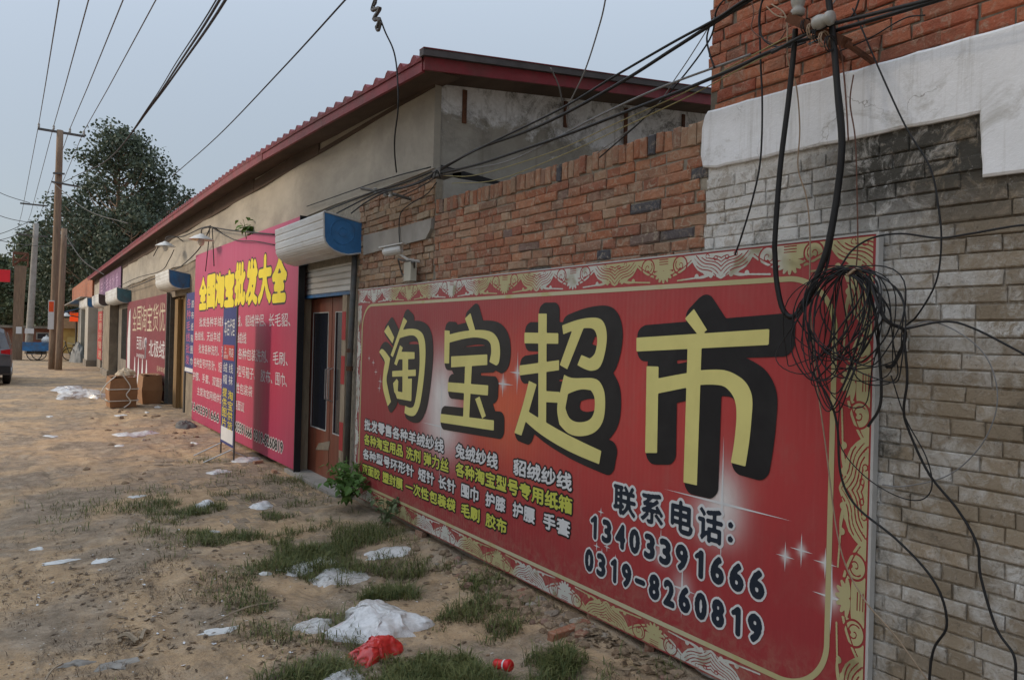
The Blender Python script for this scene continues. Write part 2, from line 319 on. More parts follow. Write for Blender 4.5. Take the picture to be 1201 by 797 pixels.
def build_ground():
    ys = [-60, -30, -12, -4, 0]; y = .6; st = .03
    while y < 900: ys.append(y); st = st*1.006 if y < 26 else st*1.12; y += st
    xs = list(-np.geomspace(900, 4, 22))+list(np.arange(-3.6, 3.3, .032))+list(np.geomspace(3.4, 900, 18))
    xs = np.array(xs); ys = np.array(ys); X, Y = np.meshgrid(xs, ys); Z = gz(X, Y)
    Z = Z+(np.abs(fbm(X*9, Y*9, 21, 3)-.5)*-.03+.006)*(Y < 26)
    Z = np.where((X < -8) | (X > 8) | (Y > 60) | (Y < 0), -.02, Z)
    ny, nx = X.shape; V = np.stack([X.ravel(), Y.ravel(), Z.ravel()], 1)
    I = (np.arange(ny-1)[:, None]*nx+np.arange(nx-1)[None, :]).ravel(); Fc = np.stack([I, I+1, I+nx+1, I+nx], 1)
    me = bpy.data.meshes.new('ground'); me.vertices.add(len(V)); me.vertices.foreach_set('co', V.ravel())
    me.loops.add(Fc.size); me.loops.foreach_set('vertex_index', Fc.ravel().astype(np.int32)); me.polygons.add(len(Fc))
    me.polygons.foreach_set('loop_start', (np.arange(len(Fc))*4).astype(np.int32)); me.update(calc_edges=True)
    put('ground', me, m_ground, smooth=True, kind='structure')
build_ground()

# ------------------------------------------------------------------ brickwork
rng = random.Random(11)
def brick_meshes(L, H, D, n, seed, mat, axis='wall', rough=1.0):
    """bricks whose face looks to -X, chamfered and chipped; origin at centre of face"""
    r = random.Random(seed); out = []
    for k in range(n):
        j = lambda a: r.uniform(-a, a)*rough
        l, h = L/2, H/2; c = .005 if rough > .9 else .003
        o = [(c, -l+j(.006), -h+j(.0045)), (c, l+j(.006), -h+j(.0045)), (c, l+j(.006), h+j(.0045)), (c, -l+j(.006), h+j(.0045))]
        i_ = [(j(.0025), -l+c+abs(j(.012)), -h+c+abs(j(.006))), (j(.0025), l-c-abs(j(.012)), -h+c+abs(j(.006))), (j(.0025), l-c-abs(j(.012)), h-c-abs(j(.006))), (j(.0025), -l+c+abs(j(.012)), h-c-abs(j(.006)))]
        b = [(D, y, z) for (x, y, z) in o]
        mb = MB().add(o+i_+b, [(4, 7, 6, 5), (0, 4, 5, 1), (1, 5, 6, 2), (2, 6, 7, 3), (3, 7, 4, 0), (0, 1, 9, 8), (1, 2, 10, 9), (2, 3, 11, 10), (3, 0, 8, 11)])
        m = mb.mesh('brick'); m.materials.append(mat); out.append(m)
    return out
def lay(parent, specs, lib, mat, limit=300, name='brick', rest='brickwork', label=None, tl=1.0):
    """specs: (x,y,z,kind); nearest ones become single bricks, the others one joined part"""
    specs = sorted(specs, key=lambda q: q[1]**2+(q[2]-1.8)**2*.5+(0 if q[1] > .95 else 400))
    pl = Vector(parent.location); r = random.Random(5); restmb = MB()
    for n, (x, y, z, kind, tilt) in enumerate(specs):
        me = r.choice(lib[kind])
        if n < limit:
            o = bpy.data.objects.new(name, me); COL.objects.link(o); o.parent = parent
            o.location = Vector((x, y, z))-pl; o.rotation_euler = (tilt*tl, r.uniform(-.02, .02)*tl, r.uniform(-.012, .012)*tl)
        else:
            restmb.add([(v.co.x+x, v.co.y+y, v.co.z+z) for v in me.vertices], [tuple(p.vertices) for p in me.polygons])
    if restmb.v: put(rest, restmb, mat, parent, kind='stuff')
def courses(s0, s1, z0, z1, X, r, ch=.063, LS=.24, LH=.115, proud=.006, ph=.55, skip=None, gap=.011):
    out = []; row = 0; z = z0+ch/2
    while z < z1-.02:
        s = s0-r.uniform(0, .12)
        while s < s1-.02:
            k = 'S' if r.random() < ph else 'H'; L = LS if k == 'S' else LH
            c = s+L/2
            if c-L/2 >= s0-.01 and c+L/2 <= s1+.01 and not (skip and skip(c, z)):
                out.append((X+r.uniform(-proud, proud), c, z+r.uniform(-.0025, .0025), k, r.uniform(-.008, .008)))
            elif not (skip and skip(c, z)):      # cut brick to close the course
                a, b = max(c-L/2, s0), min(c+L/2, s1)
                if b-a > .04: out.append((X+r.uniform(-proud, proud), (a+b)/2, z, 'Q' if b-a < .09 else 'H' if b-a < .16 else 'T', 0))
            s += L+gap
        z += ch; row += 1
    return out
def lib_for(mat, seed, hs=1.0, ls=1.0, rg=1.0):
    return {'S': brick_meshes(.240*ls, .054*hs, .05, 9, seed, mat, rough=rg), 'H': brick_meshes(.115*ls, .054*hs, .05, 9, seed+1, mat, rough=rg), 'Q': brick_meshes(.059, .054*hs, .05, 3, seed+2, mat, rough=rg),
            'T': brick_meshes(.175, .053, .05, 3, seed+4, mat, rough=rg), 'V': brick_meshes(.055, .115, .05, 7, seed+3, mat)}

# ---- red brick boundary wall, s = distance along the street
WX = 3.0
wall1 = thing('brick_wall', 'red and blue patched brick yard wall behind the large red banner board', 'wall', (WX+.12, 4.2, 0))
put('mortar_core', MB().box(WX+.010, WX+.24, 2.62, 5.70, -.2, 2.99), m_mortar, wall1)
lr = lib_for(m_redbrick, 100, 1.075, 1.02); r1 = random.Random(3)
sp = courses(2.635, 5.695, 2.252, 2.882, WX-.001, r1, ph=.4, proud=.006, gap=.008, LS=.245, LH=.118)
y = 2.67
while y < 5.69:
    sp.append((WX-.001+r1.uniform(-.010, .005), y, 2.945+r1.uniform(-.006, .01), 'V', r1.uniform(-.05, .05))); y += .0615+r1.uniform(-.002, .003)
lay(wall1, sp, lr, m_redbrick)

# ---- lime-washed building on the right
bld = thing('brick_building', 'brick building with lime washed lower wall and white plaster band at the right edge', 'building', (WX, .5, 0))
put('wall_core', MB().box(WX-.017, WX+5, -4, 2.60, -.2, 2.9), m_paintbrick, bld); put('wall_core', MB().box(WX-.016, WX+5, -4, 2.598, 2.903, 7.5), m_mortar_d, bld)
lp = lib_for(m_paintbrick, 200, 1.03, 1.01, .45); r2 = random.Random(8)
BX = WX-.028
def skipband(c, z): return (z > 2.70) or (c < 1.275 and z > 2.44) or (c < 1.3 and c > 1.25 and z > 2.45)
spw = courses(.6, 2.61, 0.03, 2.70, BX, r2, skip=lambda c, z: skipband(c, z) or (c > 1.9 and z < 2.1), ph=.55, proud=.0025, gap=.009)
spw += courses(-3.9, .595, 0.03, 2.44, BX, r2, ph=.62)
lay(bld, spw, lp, m_paintbrick, tl=.3)
lu = lib_for(m_upbrick, 300, 1.06, 1.015)
spu = courses(.9, 2.60, 3.0, 4.2, BX, r2, ph=.5)
spu += courses(-3.9, .895, 3.0, 7.4, BX, r2, ph=.5); spu += courses(.9, 2.60, 4.2, 7.4, BX, r2, ph=.5)
lay(bld, spu, lu, m_upbrick, rest='upper_brickwork', label=None)
# plaster band with its right-hand leg: wobbly outline
def wob(a, b, n, amp, r):
    return [(a[0]+(b[0]-a[0])*i/n+(r.uniform(-amp, amp) if 0 < i < n else 0), a[1]+(b[1]-a[1])*i/n+(r.uniform(-amp, amp) if 0 < i < n else 0)) for i in range(n)]
r3 = random.Random(4)
out = wob((2.60, 3.03), (1.2, 2.995), 22, .003, r3)+wob((1.2, 2.995), (-4, 3.03), 12, .01, r3)+wob((-4, 3.03), (-4, 2.43), 2, 0, r3)+wob((-4, 2.43), (1.27, 2.455), 16, .01, r3)
out += wob((1.27, 2.455), (1.285, 2.70), 5, .002, r3)+wob((1.285, 2.70), (2.59, 2.725), 22, .0035, r3)+[(2.625, 2.74), (2.64, 2.80), (2.638, 2.95), (2.62, 3.01)]
n = len(out); yb = .014
mb = MB(); X0, X1, X2 = WX-.03, WX-.033, WX-.039
cyc = (.5, 2.75)
def ins(p, q):  # slight inward move for the rounded edge
    return p
loops = []
import mathutils
for X, k in ((WX+.0, 0), (X1, 0), (X2, .010)):
    L = []
    for i, p in enumerate(out):
        a = Vector(out[i-1]); b = Vector(out[(i+1) % n]); t = (b-a); t.normalize(); nn = Vector((-t.y, t.x)); L.append((X, p[0]+nn.x*k, p[1]+nn.y*k))
    loops.append(L)
mb.add(loops[0]+loops[1]+loops[2], [(i, (i+1) % n, n+(i+1) % n, n+i) for i in range(n)]+[(n+i, n+(i+1) % n, 2*n+(i+1) % n, 2*n+i) for i in range(n)]+[tuple(range(2*n, 3*n))])
def band_mat():
    m, nt, bs = new_mat('stained white plaster band'); P = pos(nt); base = ramp(nt, noise(nt, P, 3, 7, .7), [(.3, (.68, .69, .7)), (.7, (.8, .81, .83))])
    drip = ramp(nt, noise(nt, pos(nt, (1, 16, .7)), 1.3, 7, .75), [(.52, (0, 0, 0)), (.7, (.5,)*3)]); col = mixc(nt, drip, base, (.4, .385, .35))
    blot = ramp(nt, noise(nt, P, 2.3, 8, .75, 1), [(.57, (0, 0, 0)), (.68, (.65,)*3)]); col = mixc(nt, blot, col, (.36, .345, .31))
    vo = node(nt, 'ShaderNodeTexVoronoi', feature='DISTANCE_TO_EDGE'); vo.inputs['Scale'].default_value = 2.3; nv = node(nt, 'ShaderNodeTexNoise'); nv.inputs['Scale'].default_value = 5; nv.inputs['Detail'].default_value = 6; nt.links.new(P, nv.inputs['Vector'])
    sc = node(nt, 'ShaderNodeVectorMath', operation='SCALE'); sc.inputs['Scale'].default_value = .5; nt.links.new(nv.outputs['Color'], sc.inputs[0]); ad = node(nt, 'ShaderNodeVectorMath', operation='ADD'); nt.links.new(P, ad.inputs[0]); nt.links.new(sc.outputs[0], ad.inputs[1]); nt.links.new(ad.outputs[0], vo.inputs['Vector'])
    crack = ramp(nt, vo.outputs['Distance'], [(0, (.8,)*3), (.008, (0, 0, 0))]); crack = math_(nt, 'MULTIPLY', crack, ramp(nt, noise(nt, P, 2, 3, .6), [(.5, (0, 0, 0)), (.6, (1, 1, 1))]))
    col = mixc(nt, crack, col, (.2, .18, .16)); nt.links.new(col, bs.inputs['Base Color']); bs.inputs['Roughness'].default_value = .88
    bump(nt, bs, math_(nt, 'ADD', noise(nt, P, 9, 8, .75), math_(nt, 'MULTIPLY', noise(nt, P, 70, 5, .7), .3)), .5, .012); return m
put('plaster_band', mb, band_mat(), bld)
put('roof_slab', MB().box(WX-.3, WX+5.2, -4.2, 2.8, 7.5, 7.7), m_concrete, bld)

# ------------------------------------------------------------------ long shop row
row = thing('shop_row', 'long low shop row with tan plaster front and red sheet roof', 'building', (WX, 24, 0))
S0, S1 = 5.71, 42.0
def seg(name, s0, s1, z0, z1, m, X=WX+.01, d=.25): return put(name, MB().box(X, X+d, s0, s1, z0, z1), m, row)
# gable wall facing the camera
def roof_z(s): return float(np.interp(s, [5.2, 7.3, 8.7, 11.6, 18, 28, 42], [4.09, 4.18, 4.24, 4.32, 4.35, 4.35, 4.33]))
GY = 5.73
put('gable_wall', MB().prism([(WX+.03, GY, -.1), (13, GY, -.1), (13, GY, 5.27), (WX+.03, GY, 4.09)], (0, .25, 0)), m_gable, row)
put('gable_panel', MB().box(WX+.08, 4.0, GY-.03, GY-.002, 2.6, 3.24), m_gable, row)
put('slit_black_strip', MB().prism([(3.06, GY-.004, 3.26), (3.9, GY-.004, 3.20), (3.82, GY-.004, 3.27), (3.06, GY-.004, 3.34)], (0, -.006, 0)), m_print_black, row)  # black strip laid on the wall for the darkness inside a slit
for px, x, h in ((666, 4.44, .26), (745, 5.25, .5), (809, 6.12, .3), (560, 3.28, .3)):
    zt = 4.14+(x-3)*.118-.12
    put('wall_post', MB().box(x-.018, x+.022, GY-.02, GY-.003, zt-h, zt), m_rust, row)
# front wall: upper plaster and lower wall with openings
def front_wall():
    m = MB(); ss = np.linspace(S0-.0, S1, 60)
    for a, b in zip(ss[:-1], ss[1:]):
        zt = 4.13
        w = lambda s: -.012*math.sin(s*2.1)-.006*math.sin(s*5)
        x0, x1 = WX-.014+w(a), WX-.014+w(b)
        zb0, zb1 = 3.31+.02*math.sin(a*1.7), 3.31+.02*math.sin(b*1.7)
        za, zb = roof_z(a)-.05, roof_z(b)-.05
        m.add([(x0, a, zb0), (x1, b, zb1), (x1, b, zb), (x0, a, za), (WX+.2, a, zb0), (WX+.2, b, zb1)], [(0, 3, 2, 1), (0, 1, 5, 4)])
    m.add([(WX-.026, S0, 3.30), (WX+.04, S0, 3.30), (WX+.04, S0, 4.1), (WX-.026, S0, 4.1)], [(0, 1, 2, 3)])
    put('plaster_front', m, m_plaster, row)
front_wall()
seg('front_wall', S0+.01, 7.62, -.2, 3.32, m_mortar, X=WX+.016)
seg('front_wall', 7.62, 9.55, 2.62, 3.32, m_mortar, X=WX+.016)
seg('front_wall', 9.55, 17.3, -.2, 3.32, m_wallb)
seg('front_wall', 17.3, 19.3, 2.62, 3.32, m_wallb)
seg('front_wall', 19.3, 28.1, -.2, 3.32, m_wallb)
seg('front_wall', 28.1, 29.9, 2.55, 3.32, m_wall_far); seg('front_wall', 28.1, 29.9, -.2, .75, m_wall_far)
seg('front_wall', 29.9, 34.0, -.2, 3.32, m_wall_far)
seg('front_wall', 34.0, 38.0, 2.6, 3.32, m_wall_far)
seg('front_wall', 38.0, 42.0, -.2, 3.32, m_wall_far)
put('end_wall', MB().box(WX+.02, 12, 41.8, 41.98, -.2, 4.3), m_wall_far, row)
put('back_wall', MB().box(12, 12.2, 5.9, 41.9, -.2, 5.2), m_gable, row)
# visible bricks between plaster and banner near the corner
lo = lib_for(m_oldbrick, 400, 1.07, 1.02); r4 = random.Random(17)
def sk(c, z): return False
spb = courses(S0+.01, 7.45, 2.25, 3.30, WX+.004, r4, ph=.45, proud=.009)
lay(row, [(q[0]-.004,)+q[1:] for q in spb], lo, m_oldbrick, rest='old_brickwork')
def slab(parent, name, pxs, X, d, m, label=None):
    pts = [onX(p[0], p[1], X) for p in pxs]
    return put(name, MB().prism(pts, (d, 0, 0)), m, parent, label=label)
slab(row, 'lintel', [(426, 276), (469, 266), (470, 287), (426, 299)], WX-.022, .05, m_concrete)
slab(row, 'lintel', [(470, 266), (490, 260), (506, 256), (505, 268), (499, 280), (471, 287)], WX-.026, .05, m_concrete)
# solid black blocks behind the openings, in place of unlit rooms
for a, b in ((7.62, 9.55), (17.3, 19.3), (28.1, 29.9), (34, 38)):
    put('dark_room_block', MB().box(WX+.26, WX+.9, a, b, -.1, 2.7), m_print_black, row)

# roof: ribbed sheet
def build_roof():
    m = MB(); P = .26; ys = []; y = 5.38
    while y < 42.3:
        for f, h in ((0, 0), (.30, 0), (.42, .035), (.55, .05), (.68, .035), (.80, 0)): ys.append((y+f*P, h))
        y += P
    xs = [2.665, 4.5, 7, 10, 13.2]
    n = len(ys)
    vs = []
    for x in xs:
        for (y, h) in ys: vs.append((x, y, roof_z(y)+.012+h+(x-2.7)*.12))
    fs = [(i*n+j, (i+1)*n+j, (i+1)*n+j+1, i*n+j+1) for i in range(len(xs)-1) for j in range(n-1)]
    # rolled lip down to the fascia so the ribs read from below
    lip = []
    for (y, h) in ys: lip.append((2.672, y, roof_z(y)-.02))
    b = len(vs); vs += lip
    fs += [(j, j+1, b+j+1, b+j) for j in range(n-1)]
    m.add(vs, fs)
    put('roof_sheet', m, m_roof_red, row)
build_roof()
r5 = random.Random(2); a = 5.40
while a < 42:
    b = min(a+2.4, 42.1); j = r5.uniform(-.004, .004); za, zb = roof_z(a)+.005, roof_z(b)+.005
    m = MB().add([(2.68+j, a, za-.115), (2.68+j, b-.006, zb-.115), (2.68+j, b-.006, zb), (2.68+j, a, za), (2.71+j, a, za-.115), (2.71+j, b-.006, zb-.115), (2.71+j, b-.006, zb), (2.71+j, a, za)],
                 [(0, 3, 2, 1), (4, 5, 6, 7), (0, 1, 5, 4), (3, 7, 6, 2), (0, 4, 7, 3), (1, 2, 6, 5)])
    put('fascia', m, m_roof_red, row)
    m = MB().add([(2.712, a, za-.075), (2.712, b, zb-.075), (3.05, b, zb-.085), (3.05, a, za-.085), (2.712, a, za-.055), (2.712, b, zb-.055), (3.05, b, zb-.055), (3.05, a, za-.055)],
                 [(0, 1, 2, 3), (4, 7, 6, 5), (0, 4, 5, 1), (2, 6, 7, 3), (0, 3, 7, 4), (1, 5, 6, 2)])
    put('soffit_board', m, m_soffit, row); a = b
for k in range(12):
    a = 5.72+k*3.02; put('eave_band', MB().box(WX-.03, WX-.016, a, a+3.0, 4.02, roof_z(a)-.05), m_soffit, row)  # thin dark brown strip along the wall top, below the soffit
# gable verge: red board, grey cap
def sl(x0, x1, y0, y1, zo0, zo1):
    z = lambda x: 4.09+(x-2.7)*.12
    return MB().add([(x0, y0, z(x0)+zo0), (x1, y0, z(x1)+zo0), (x1, y1, z(x1)+zo0), (x0, y1, z(x0)+zo0), (x0, y0, z(x0)+zo1), (x1, y0, z(x1)+zo1), (x1, y1, z(x1)+zo1), (x0, y1, z(x0)+zo1)],
                    [(0, 3, 2, 1), (4, 5, 6, 7), (0, 1, 5, 4), (1, 2, 6, 5), (2, 3, 7, 6), (3, 0, 4, 7)])
put('verge_board', sl(2.69, 13.2, 5.36, 5.385, -.09, .015), m_roof_red, row)
put('verge_cap', sl(2.66, 13.2, 5.33, 5.40, .018, .072), m_roof_edge, row)
put('verge_trim', sl(2.66, 13.2, 5.325, 5.405, .074, .082), m_roof_red, row)
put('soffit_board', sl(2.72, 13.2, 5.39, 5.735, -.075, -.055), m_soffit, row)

# ------------------------------------------------------------------ flat print helpers (layers on a board)
def march(F, u0, v0, h):
    """inside where F>0; returns polygons in uv, runs of full cells merged"""
    ny, nx = F.shape; ins = F > 0; vs = []; fs = []
    c = ins[:-1, :-1].astype(int)+ins[:-1, 1:]+ins[1:, :-1]+ins[1:, 1:]
    for j in range(ny-1):
        row_ = c[j]; full = np.flatnonzero(row_ == 4)
        if len(full):
            br = np.flatnonzero(np.diff(full) > 1); st = np.concatenate(([0], br+1)); en = np.concatenate((br, [len(full)-1]))
            for a, b in zip(full[st], full[en]):
                k = len(vs); y0, y1 = v0+j*h, v0+(j+1)*h; x0, x1 = u0+a*h, u0+(b+1)*h
                vs += [(x0, y0), (x1, y0), (x1, y1), (x0, y1)]; fs.append((k, k+1, k+2, k+3))
        for i in np.flatnonzero((row_ > 0) & (row_ < 4)):
            q = ((i, j), (i+1, j), (i+1, j+1), (i, j+1)); k = len(vs); n = 0
            for e in range(4):
                (x0, y0), (x1, y1) = q[e], q[(e+1) % 4]; f0, f1 = F[y0, x0], F[y1, x1]
                if f0 > 0: vs.append((u0+x0*h, v0+y0*h)); n += 1
                if (f0 > 0) != (f1 > 0):
                    t = f0/(f0-f1); vs.append((u0+(x0+(x1-x0)*t)*h, v0+(y0+(y1-y0)*t)*h)); n += 1
            if n >= 3: fs.append(tuple(range(k, k+n)))
            else: del vs[k:]
    return vs, fs
def sdf_poly(poly, U, V):
    P = np.array(poly, float); Q = np.roll(P, -1, 0); best = np.full(U.shape, 1e9); inside = np.zeros(U.shape, bool)
    for (x0, y0), (x1, y1) in zip(P, Q):
        dx, dy = x1-x0, y1-y0; L = dx*dx+dy*dy+1e-12
        t = np.clip(((U-x0)*dx+(V-y0)*dy)/L, 0, 1); d = np.hypot(U-x0-t*dx, V-y0-t*dy); best = np.minimum(best, d)
        c = ((y0 > V) != (y1 > V)) & (U < (x1-x0)*(V-y0)/(y1-y0+1e-12)+x0); inside ^= c
    return np.where(inside, best, -best)
def soften(poly):
    n = len(poly)
    if n < 6: return poly
    P = [Vector(p) for p in poly]; out = []
    def turn(i):
        a = P[i]-P[i-1]; b = P[(i+1) % n]-P[i]; return abs(a.angle(b)) if a.length > 1e-6 and b.length > 1e-6 else 0
    sharp = [turn(i) > R(48) for i in range(n)]
    for i in range(n):
        j = (i+1) % n; out.append(P[i])
        m0 = Vector((0, 0)) if sharp[i] else (P[j]-P[i-1])*.5; m1 = Vector((0, 0)) if sharp[j] else (P[(j+1) % n]-P[i])*.5
        d = P[j]-P[i]
        if sharp[i] and sharp[j]: continue
        if sharp[i]: m0 = d*1.5-m1*.5
        if sharp[j]: m1 = d*1.5-m0*.5
        for k in range(1, 6):
            t = k/6; out.append(P[i]*(2*t**3-3*t*t+1)+m0*(t**3-2*t*t+t)+P[j]*(3*t*t-2*t**3)+m1*(t**3-t*t))
    return [tuple(p) for p in out]
def board_mesh(vs, fs, X, Y0, Z0):
    return MB().add([(X, Y0-u, Z0+v) for u, v in vs], fs)
def text_tris(s):
    c = bpy.data.curves.new('t', 'FONT'); c.body = s; c.resolution_u = 3
    o = bpy.data.objects.new('t', c); COL.objects.link(o); bpy.context.view_layer.update()
    me = bpy.data.meshes.new_from_object(o); bpy.data.objects.remove(o); me.calc_loop_triangles()
    V = np.array([v.co[:2] for v in me.vertices]); T = np.array([t.vertices[:] for t in me.loop_triangles])
    bpy.data.meshes.remove(me); return V, T
_tc = {'1': (np.array([(.27, 0), (.40, 0), (.40, 1), (.27, 1), (0, .74), (0, .80), (.30, 1.0), (.30, .88)]), np.array([(0, 1, 2), (0, 2, 3), (4, 7, 6), (4, 6, 5)]))}   # a flagged figure one
def text_fit(s, u0, u1, v0, v1, ref=None):
    if s not in _tc: _tc[s] = text_tris(s)
    V, T = _tc[s]; V = V.copy(); lo, hi = V.min(0), V.max(0)
    if ref == 'line': lo = np.array([lo[0], -.1]); hi = np.array([hi[0], .85])
    V = (V-lo)/(hi-lo)*np.array([u1-u0, v1-v0])+np.array([u0, v0]); return V, T
def raster(V, T, u0, v0, h, nx, ny):
    G = np.zeros((ny, nx), bool)
    for t in T:
        A, B, C = V[t]; x0 = max(int((min(A[0], B[0], C[0])-u0)/h), 0); x1 = min(int((max(A[0], B[0], C[0])-u0)/h)+2, nx)
        y0 = max(int((min(A[1], B[1], C[1])-v0)/h), 0); y1 = min(int((max(A[1], B[1], C[1])-v0)/h)+2, ny)
        if x1 <= x0 or y1 <= y0: continue
        X, Y = np.meshgrid(u0+np.arange(x0, x1)*h, v0+np.arange(y0, y1)*h)
        e = lambda P, Q: (Q[0]-P[0])*(Y-P[1])-(Q[1]-P[1])*(X-P[0])
        a, b, c = e(A, B), e(B, C), e(C, A)
        G[y0:y1, x0:x1] |= ((a >= 0) & (b >= 0) & (c >= 0)) | ((a <= 0) & (b <= 0) & (c <= 0))
    return G
def dil(G, rx, ry=None):
    ry = rx if ry is None else ry; out = G.copy(); ny, nx = G.shape
    for dy in range(-int(ry), int(ry)+1):
        for dx in range(-int(rx), int(rx)+1):
            if (dx/max(rx, .5))**2+(dy/max(ry, .5))**2 <= 1.05 and (dx or dy):
                out[max(dy, 0):ny+min(dy, 0), max(dx, 0):nx+min(dx, 0)] |= G[max(-dy, 0):ny+min(-dy, 0), max(-dx, 0):nx+min(-dx, 0)]
    return out
def blur(G):
    F = np.pad(G.astype(float), 1); F = (F[:-2]+2*F[1:-1]+F[2:])/4; F = (F[:, :-2]+2*F[:, 1:-1]+F[:, 2:])/4; return F-.5
def outlined(parent, items, h, grow, rim, m_in, m_rim, X, Y0, Z0, name='lettering', rimname='lettering_outline', lab=None):
    """items: (text,u0,u1,v0,v1) -> a filled layer and a wider rim layer behind it"""
    u0 = min(i[1] for i in items)-.12; u1 = max(i[2] for i in items)+.12; v0 = min(i[3] for i in items)-.12; v1 = max(i[4] for i in items)+.12
    nx, ny = int((u1-u0)/h)+2, int((v1-v0)/h)+2; G = np.zeros((ny, nx), bool)
    for it in items:
        V, T = text_fit(*it[:5]); G |= raster(V, T, u0, v0, h, nx, ny)
    G1 = dil(G, grow) if grow else G
    vs, fs = march(blur(G1), u0, v0, h); o = put(name, board_mesh(vs, fs, X-.0035, Y0, Z0), m_in, parent, label=lab)
    if rim:
        vs, fs = march(blur(dil(G1, rim)), u0, v0, h); put(rimname, board_mesh(vs, fs, X-.0022, Y0, Z0), m_rim, parent)
def plain(parent, s, X, Y0, Z0, u0, u1, v0, v1, m, dx=.003, name='lettering'):
    V, T = text_fit(s, u0, u1, v0, v1)
    return put(name, MB().add([(X-dx, Y0-u, Z0+v) for u, v in V], [tuple(int(i) for i in t) for t in T]), m, parent)

# ------------------------------------------------------------------ the big red banner board
BXF, BY0, BZ0, BW, BH = 2.93, 7.235, .125, 5.585, 2.155
def banner_mat():
    m, nt, bs = new_mat('printed red banner'); tc = node(nt, 'ShaderNodeNewGeometry').outputs['Position']
    sx = node(nt, 'ShaderNodeSeparateXYZ'); nt.links.new(tc, sx.inputs[0]); Yc, Zc = sx.outputs[1], sx.outputs[2]
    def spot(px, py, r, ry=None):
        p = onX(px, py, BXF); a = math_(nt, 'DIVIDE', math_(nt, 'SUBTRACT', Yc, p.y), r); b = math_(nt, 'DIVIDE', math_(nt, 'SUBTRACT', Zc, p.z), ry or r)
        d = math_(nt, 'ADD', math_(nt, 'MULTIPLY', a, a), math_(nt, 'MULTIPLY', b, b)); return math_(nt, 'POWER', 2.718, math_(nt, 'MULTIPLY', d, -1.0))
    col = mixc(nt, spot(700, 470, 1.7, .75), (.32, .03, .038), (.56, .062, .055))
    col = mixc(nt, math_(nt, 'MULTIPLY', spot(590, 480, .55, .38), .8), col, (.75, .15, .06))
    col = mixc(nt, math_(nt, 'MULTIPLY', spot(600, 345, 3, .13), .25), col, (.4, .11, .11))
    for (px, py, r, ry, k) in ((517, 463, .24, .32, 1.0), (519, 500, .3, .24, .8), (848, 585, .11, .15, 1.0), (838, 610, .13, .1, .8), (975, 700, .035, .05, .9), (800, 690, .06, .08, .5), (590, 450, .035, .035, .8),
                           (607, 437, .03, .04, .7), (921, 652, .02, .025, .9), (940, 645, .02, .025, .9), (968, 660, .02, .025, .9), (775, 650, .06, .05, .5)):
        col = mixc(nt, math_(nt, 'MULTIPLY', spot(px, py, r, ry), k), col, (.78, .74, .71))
    n = noise(nt, pos(nt, (1, 3, .6)), 4, 6, .6); col = mixc(nt, math_(nt, 'MULTIPLY', n, .28), col, (.12, .05, .045))
    wv = node(nt, 'ShaderNodeTexWave', wave_type='BANDS', bands_direction='Y'); wv.inputs['Scale'].default_value = 9; wv.inputs['Distortion'].default_value = 1.5; nt.links.new(tc, wv.inputs[0])
    dirt = ramp(nt, noise(nt, tc, 3.2, 8, .75, .5), [(.5, (0, 0, 0)), (.8, (.3,)*3)]); col = mixc(nt, dirt, col, (.3, .14, .11))
    mz = node(nt, 'ShaderNodeMapRange'); mz.inputs[1].default_value = .5; mz.inputs[2].default_value = .1; nt.links.new(Zc, mz.inputs[0])
    mud = math_(nt, 'MULTIPLY', mz.outputs[0], ramp(nt, noise(nt, tc, 14, 9, .8, .6), [(.44, (0, 0, 0)), (.64, (.75,)*3)])); col = mixc(nt, mud, col, (.34, .25, .17))
    streak = ramp(nt, noise(nt, pos(nt, (1, 14, .5)), 1.6, 6, .7), [(.55, (0, 0, 0)), (.72, (.12,)*3)]); col = mixc(nt, streak, col, (.36, .2, .17))
    nt.links.new(col, bs.inputs['Base Color']); bs.inputs['Roughness'].default_value = .48; bs.inputs['Specular IOR Level'].default_value = .35
    bump(nt, bs, math_(nt, 'ADD', wv.outputs['Fac'], math_(nt, 'MULTIPLY', noise(nt, tc, 2.5, 3, .5), 9)), .08, .01); return m
m_banner = banner_mat()
def gold_mat(name, f, a=(.52, .52, .47), b=(.43, .385, .2), c=(.22, .19, .09)):
    m, nt, bs = new_mat(name); P = pos(nt); w = node(nt, 'ShaderNodeTexWave', wave_type='BANDS', bands_direction='Y'); w.inputs['Scale'].default_value = f; w.inputs['Distortion'].default_value = 3; w.inputs['Detail'].default_value = 1
    nt.links.new(P, w.inputs[0]); col = ramp(nt, w.outputs['Fac'], [(.15, b), (.42, b), (.66, a)])
    col = mixc(nt, ramp(nt, noise(nt, P, 6, 2, .5), [(.58, (0, 0, 0)), (.68, (.8,)*3)]), col, c)
    nt.links.new(col, bs.inputs['Base Color']); bs.inputs['Roughness'].default_value = .5; return m
m_gold = gold_mat('gold and white ornament print', .2); m_goldline = gold_mat('gold line print', .045, a=(.5, .46, .3), c=(.43, .38, .15))
ban = thing('banner_board', 'huge red shop banner board with four big yellow characters and ornate gold border', 'sign', (BXF+.02, BY0-BW/2, BZ0))
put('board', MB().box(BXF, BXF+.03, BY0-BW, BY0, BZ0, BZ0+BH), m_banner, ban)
m_alu = M('pale board edging', (.45, .44, .42), .5, .1, 8, None, 0, 0)
put('edge_strip', MB().box(BXF-.004, BXF+.032, BY0-BW-.012, BY0-BW, BZ0-.01, BZ0+BH+.008), m_alu, ban)
put('edge_strip', MB().box(BXF-.003, BXF+.032, BY0-BW, BY0+.01, BZ0+BH, BZ0+BH+.008), m_alu, ban)
put('backing_frame', MB().box(BXF+.031, BXF+.055, BY0-BW+.1, BY0-.1, BZ0+.1, BZ0+.16).box(BXF+.031, BXF+.055, BY0-BW+.1, BY0-.1, BZ0+BH-.2, BZ0+BH-.14), m_wood_brown, ban)
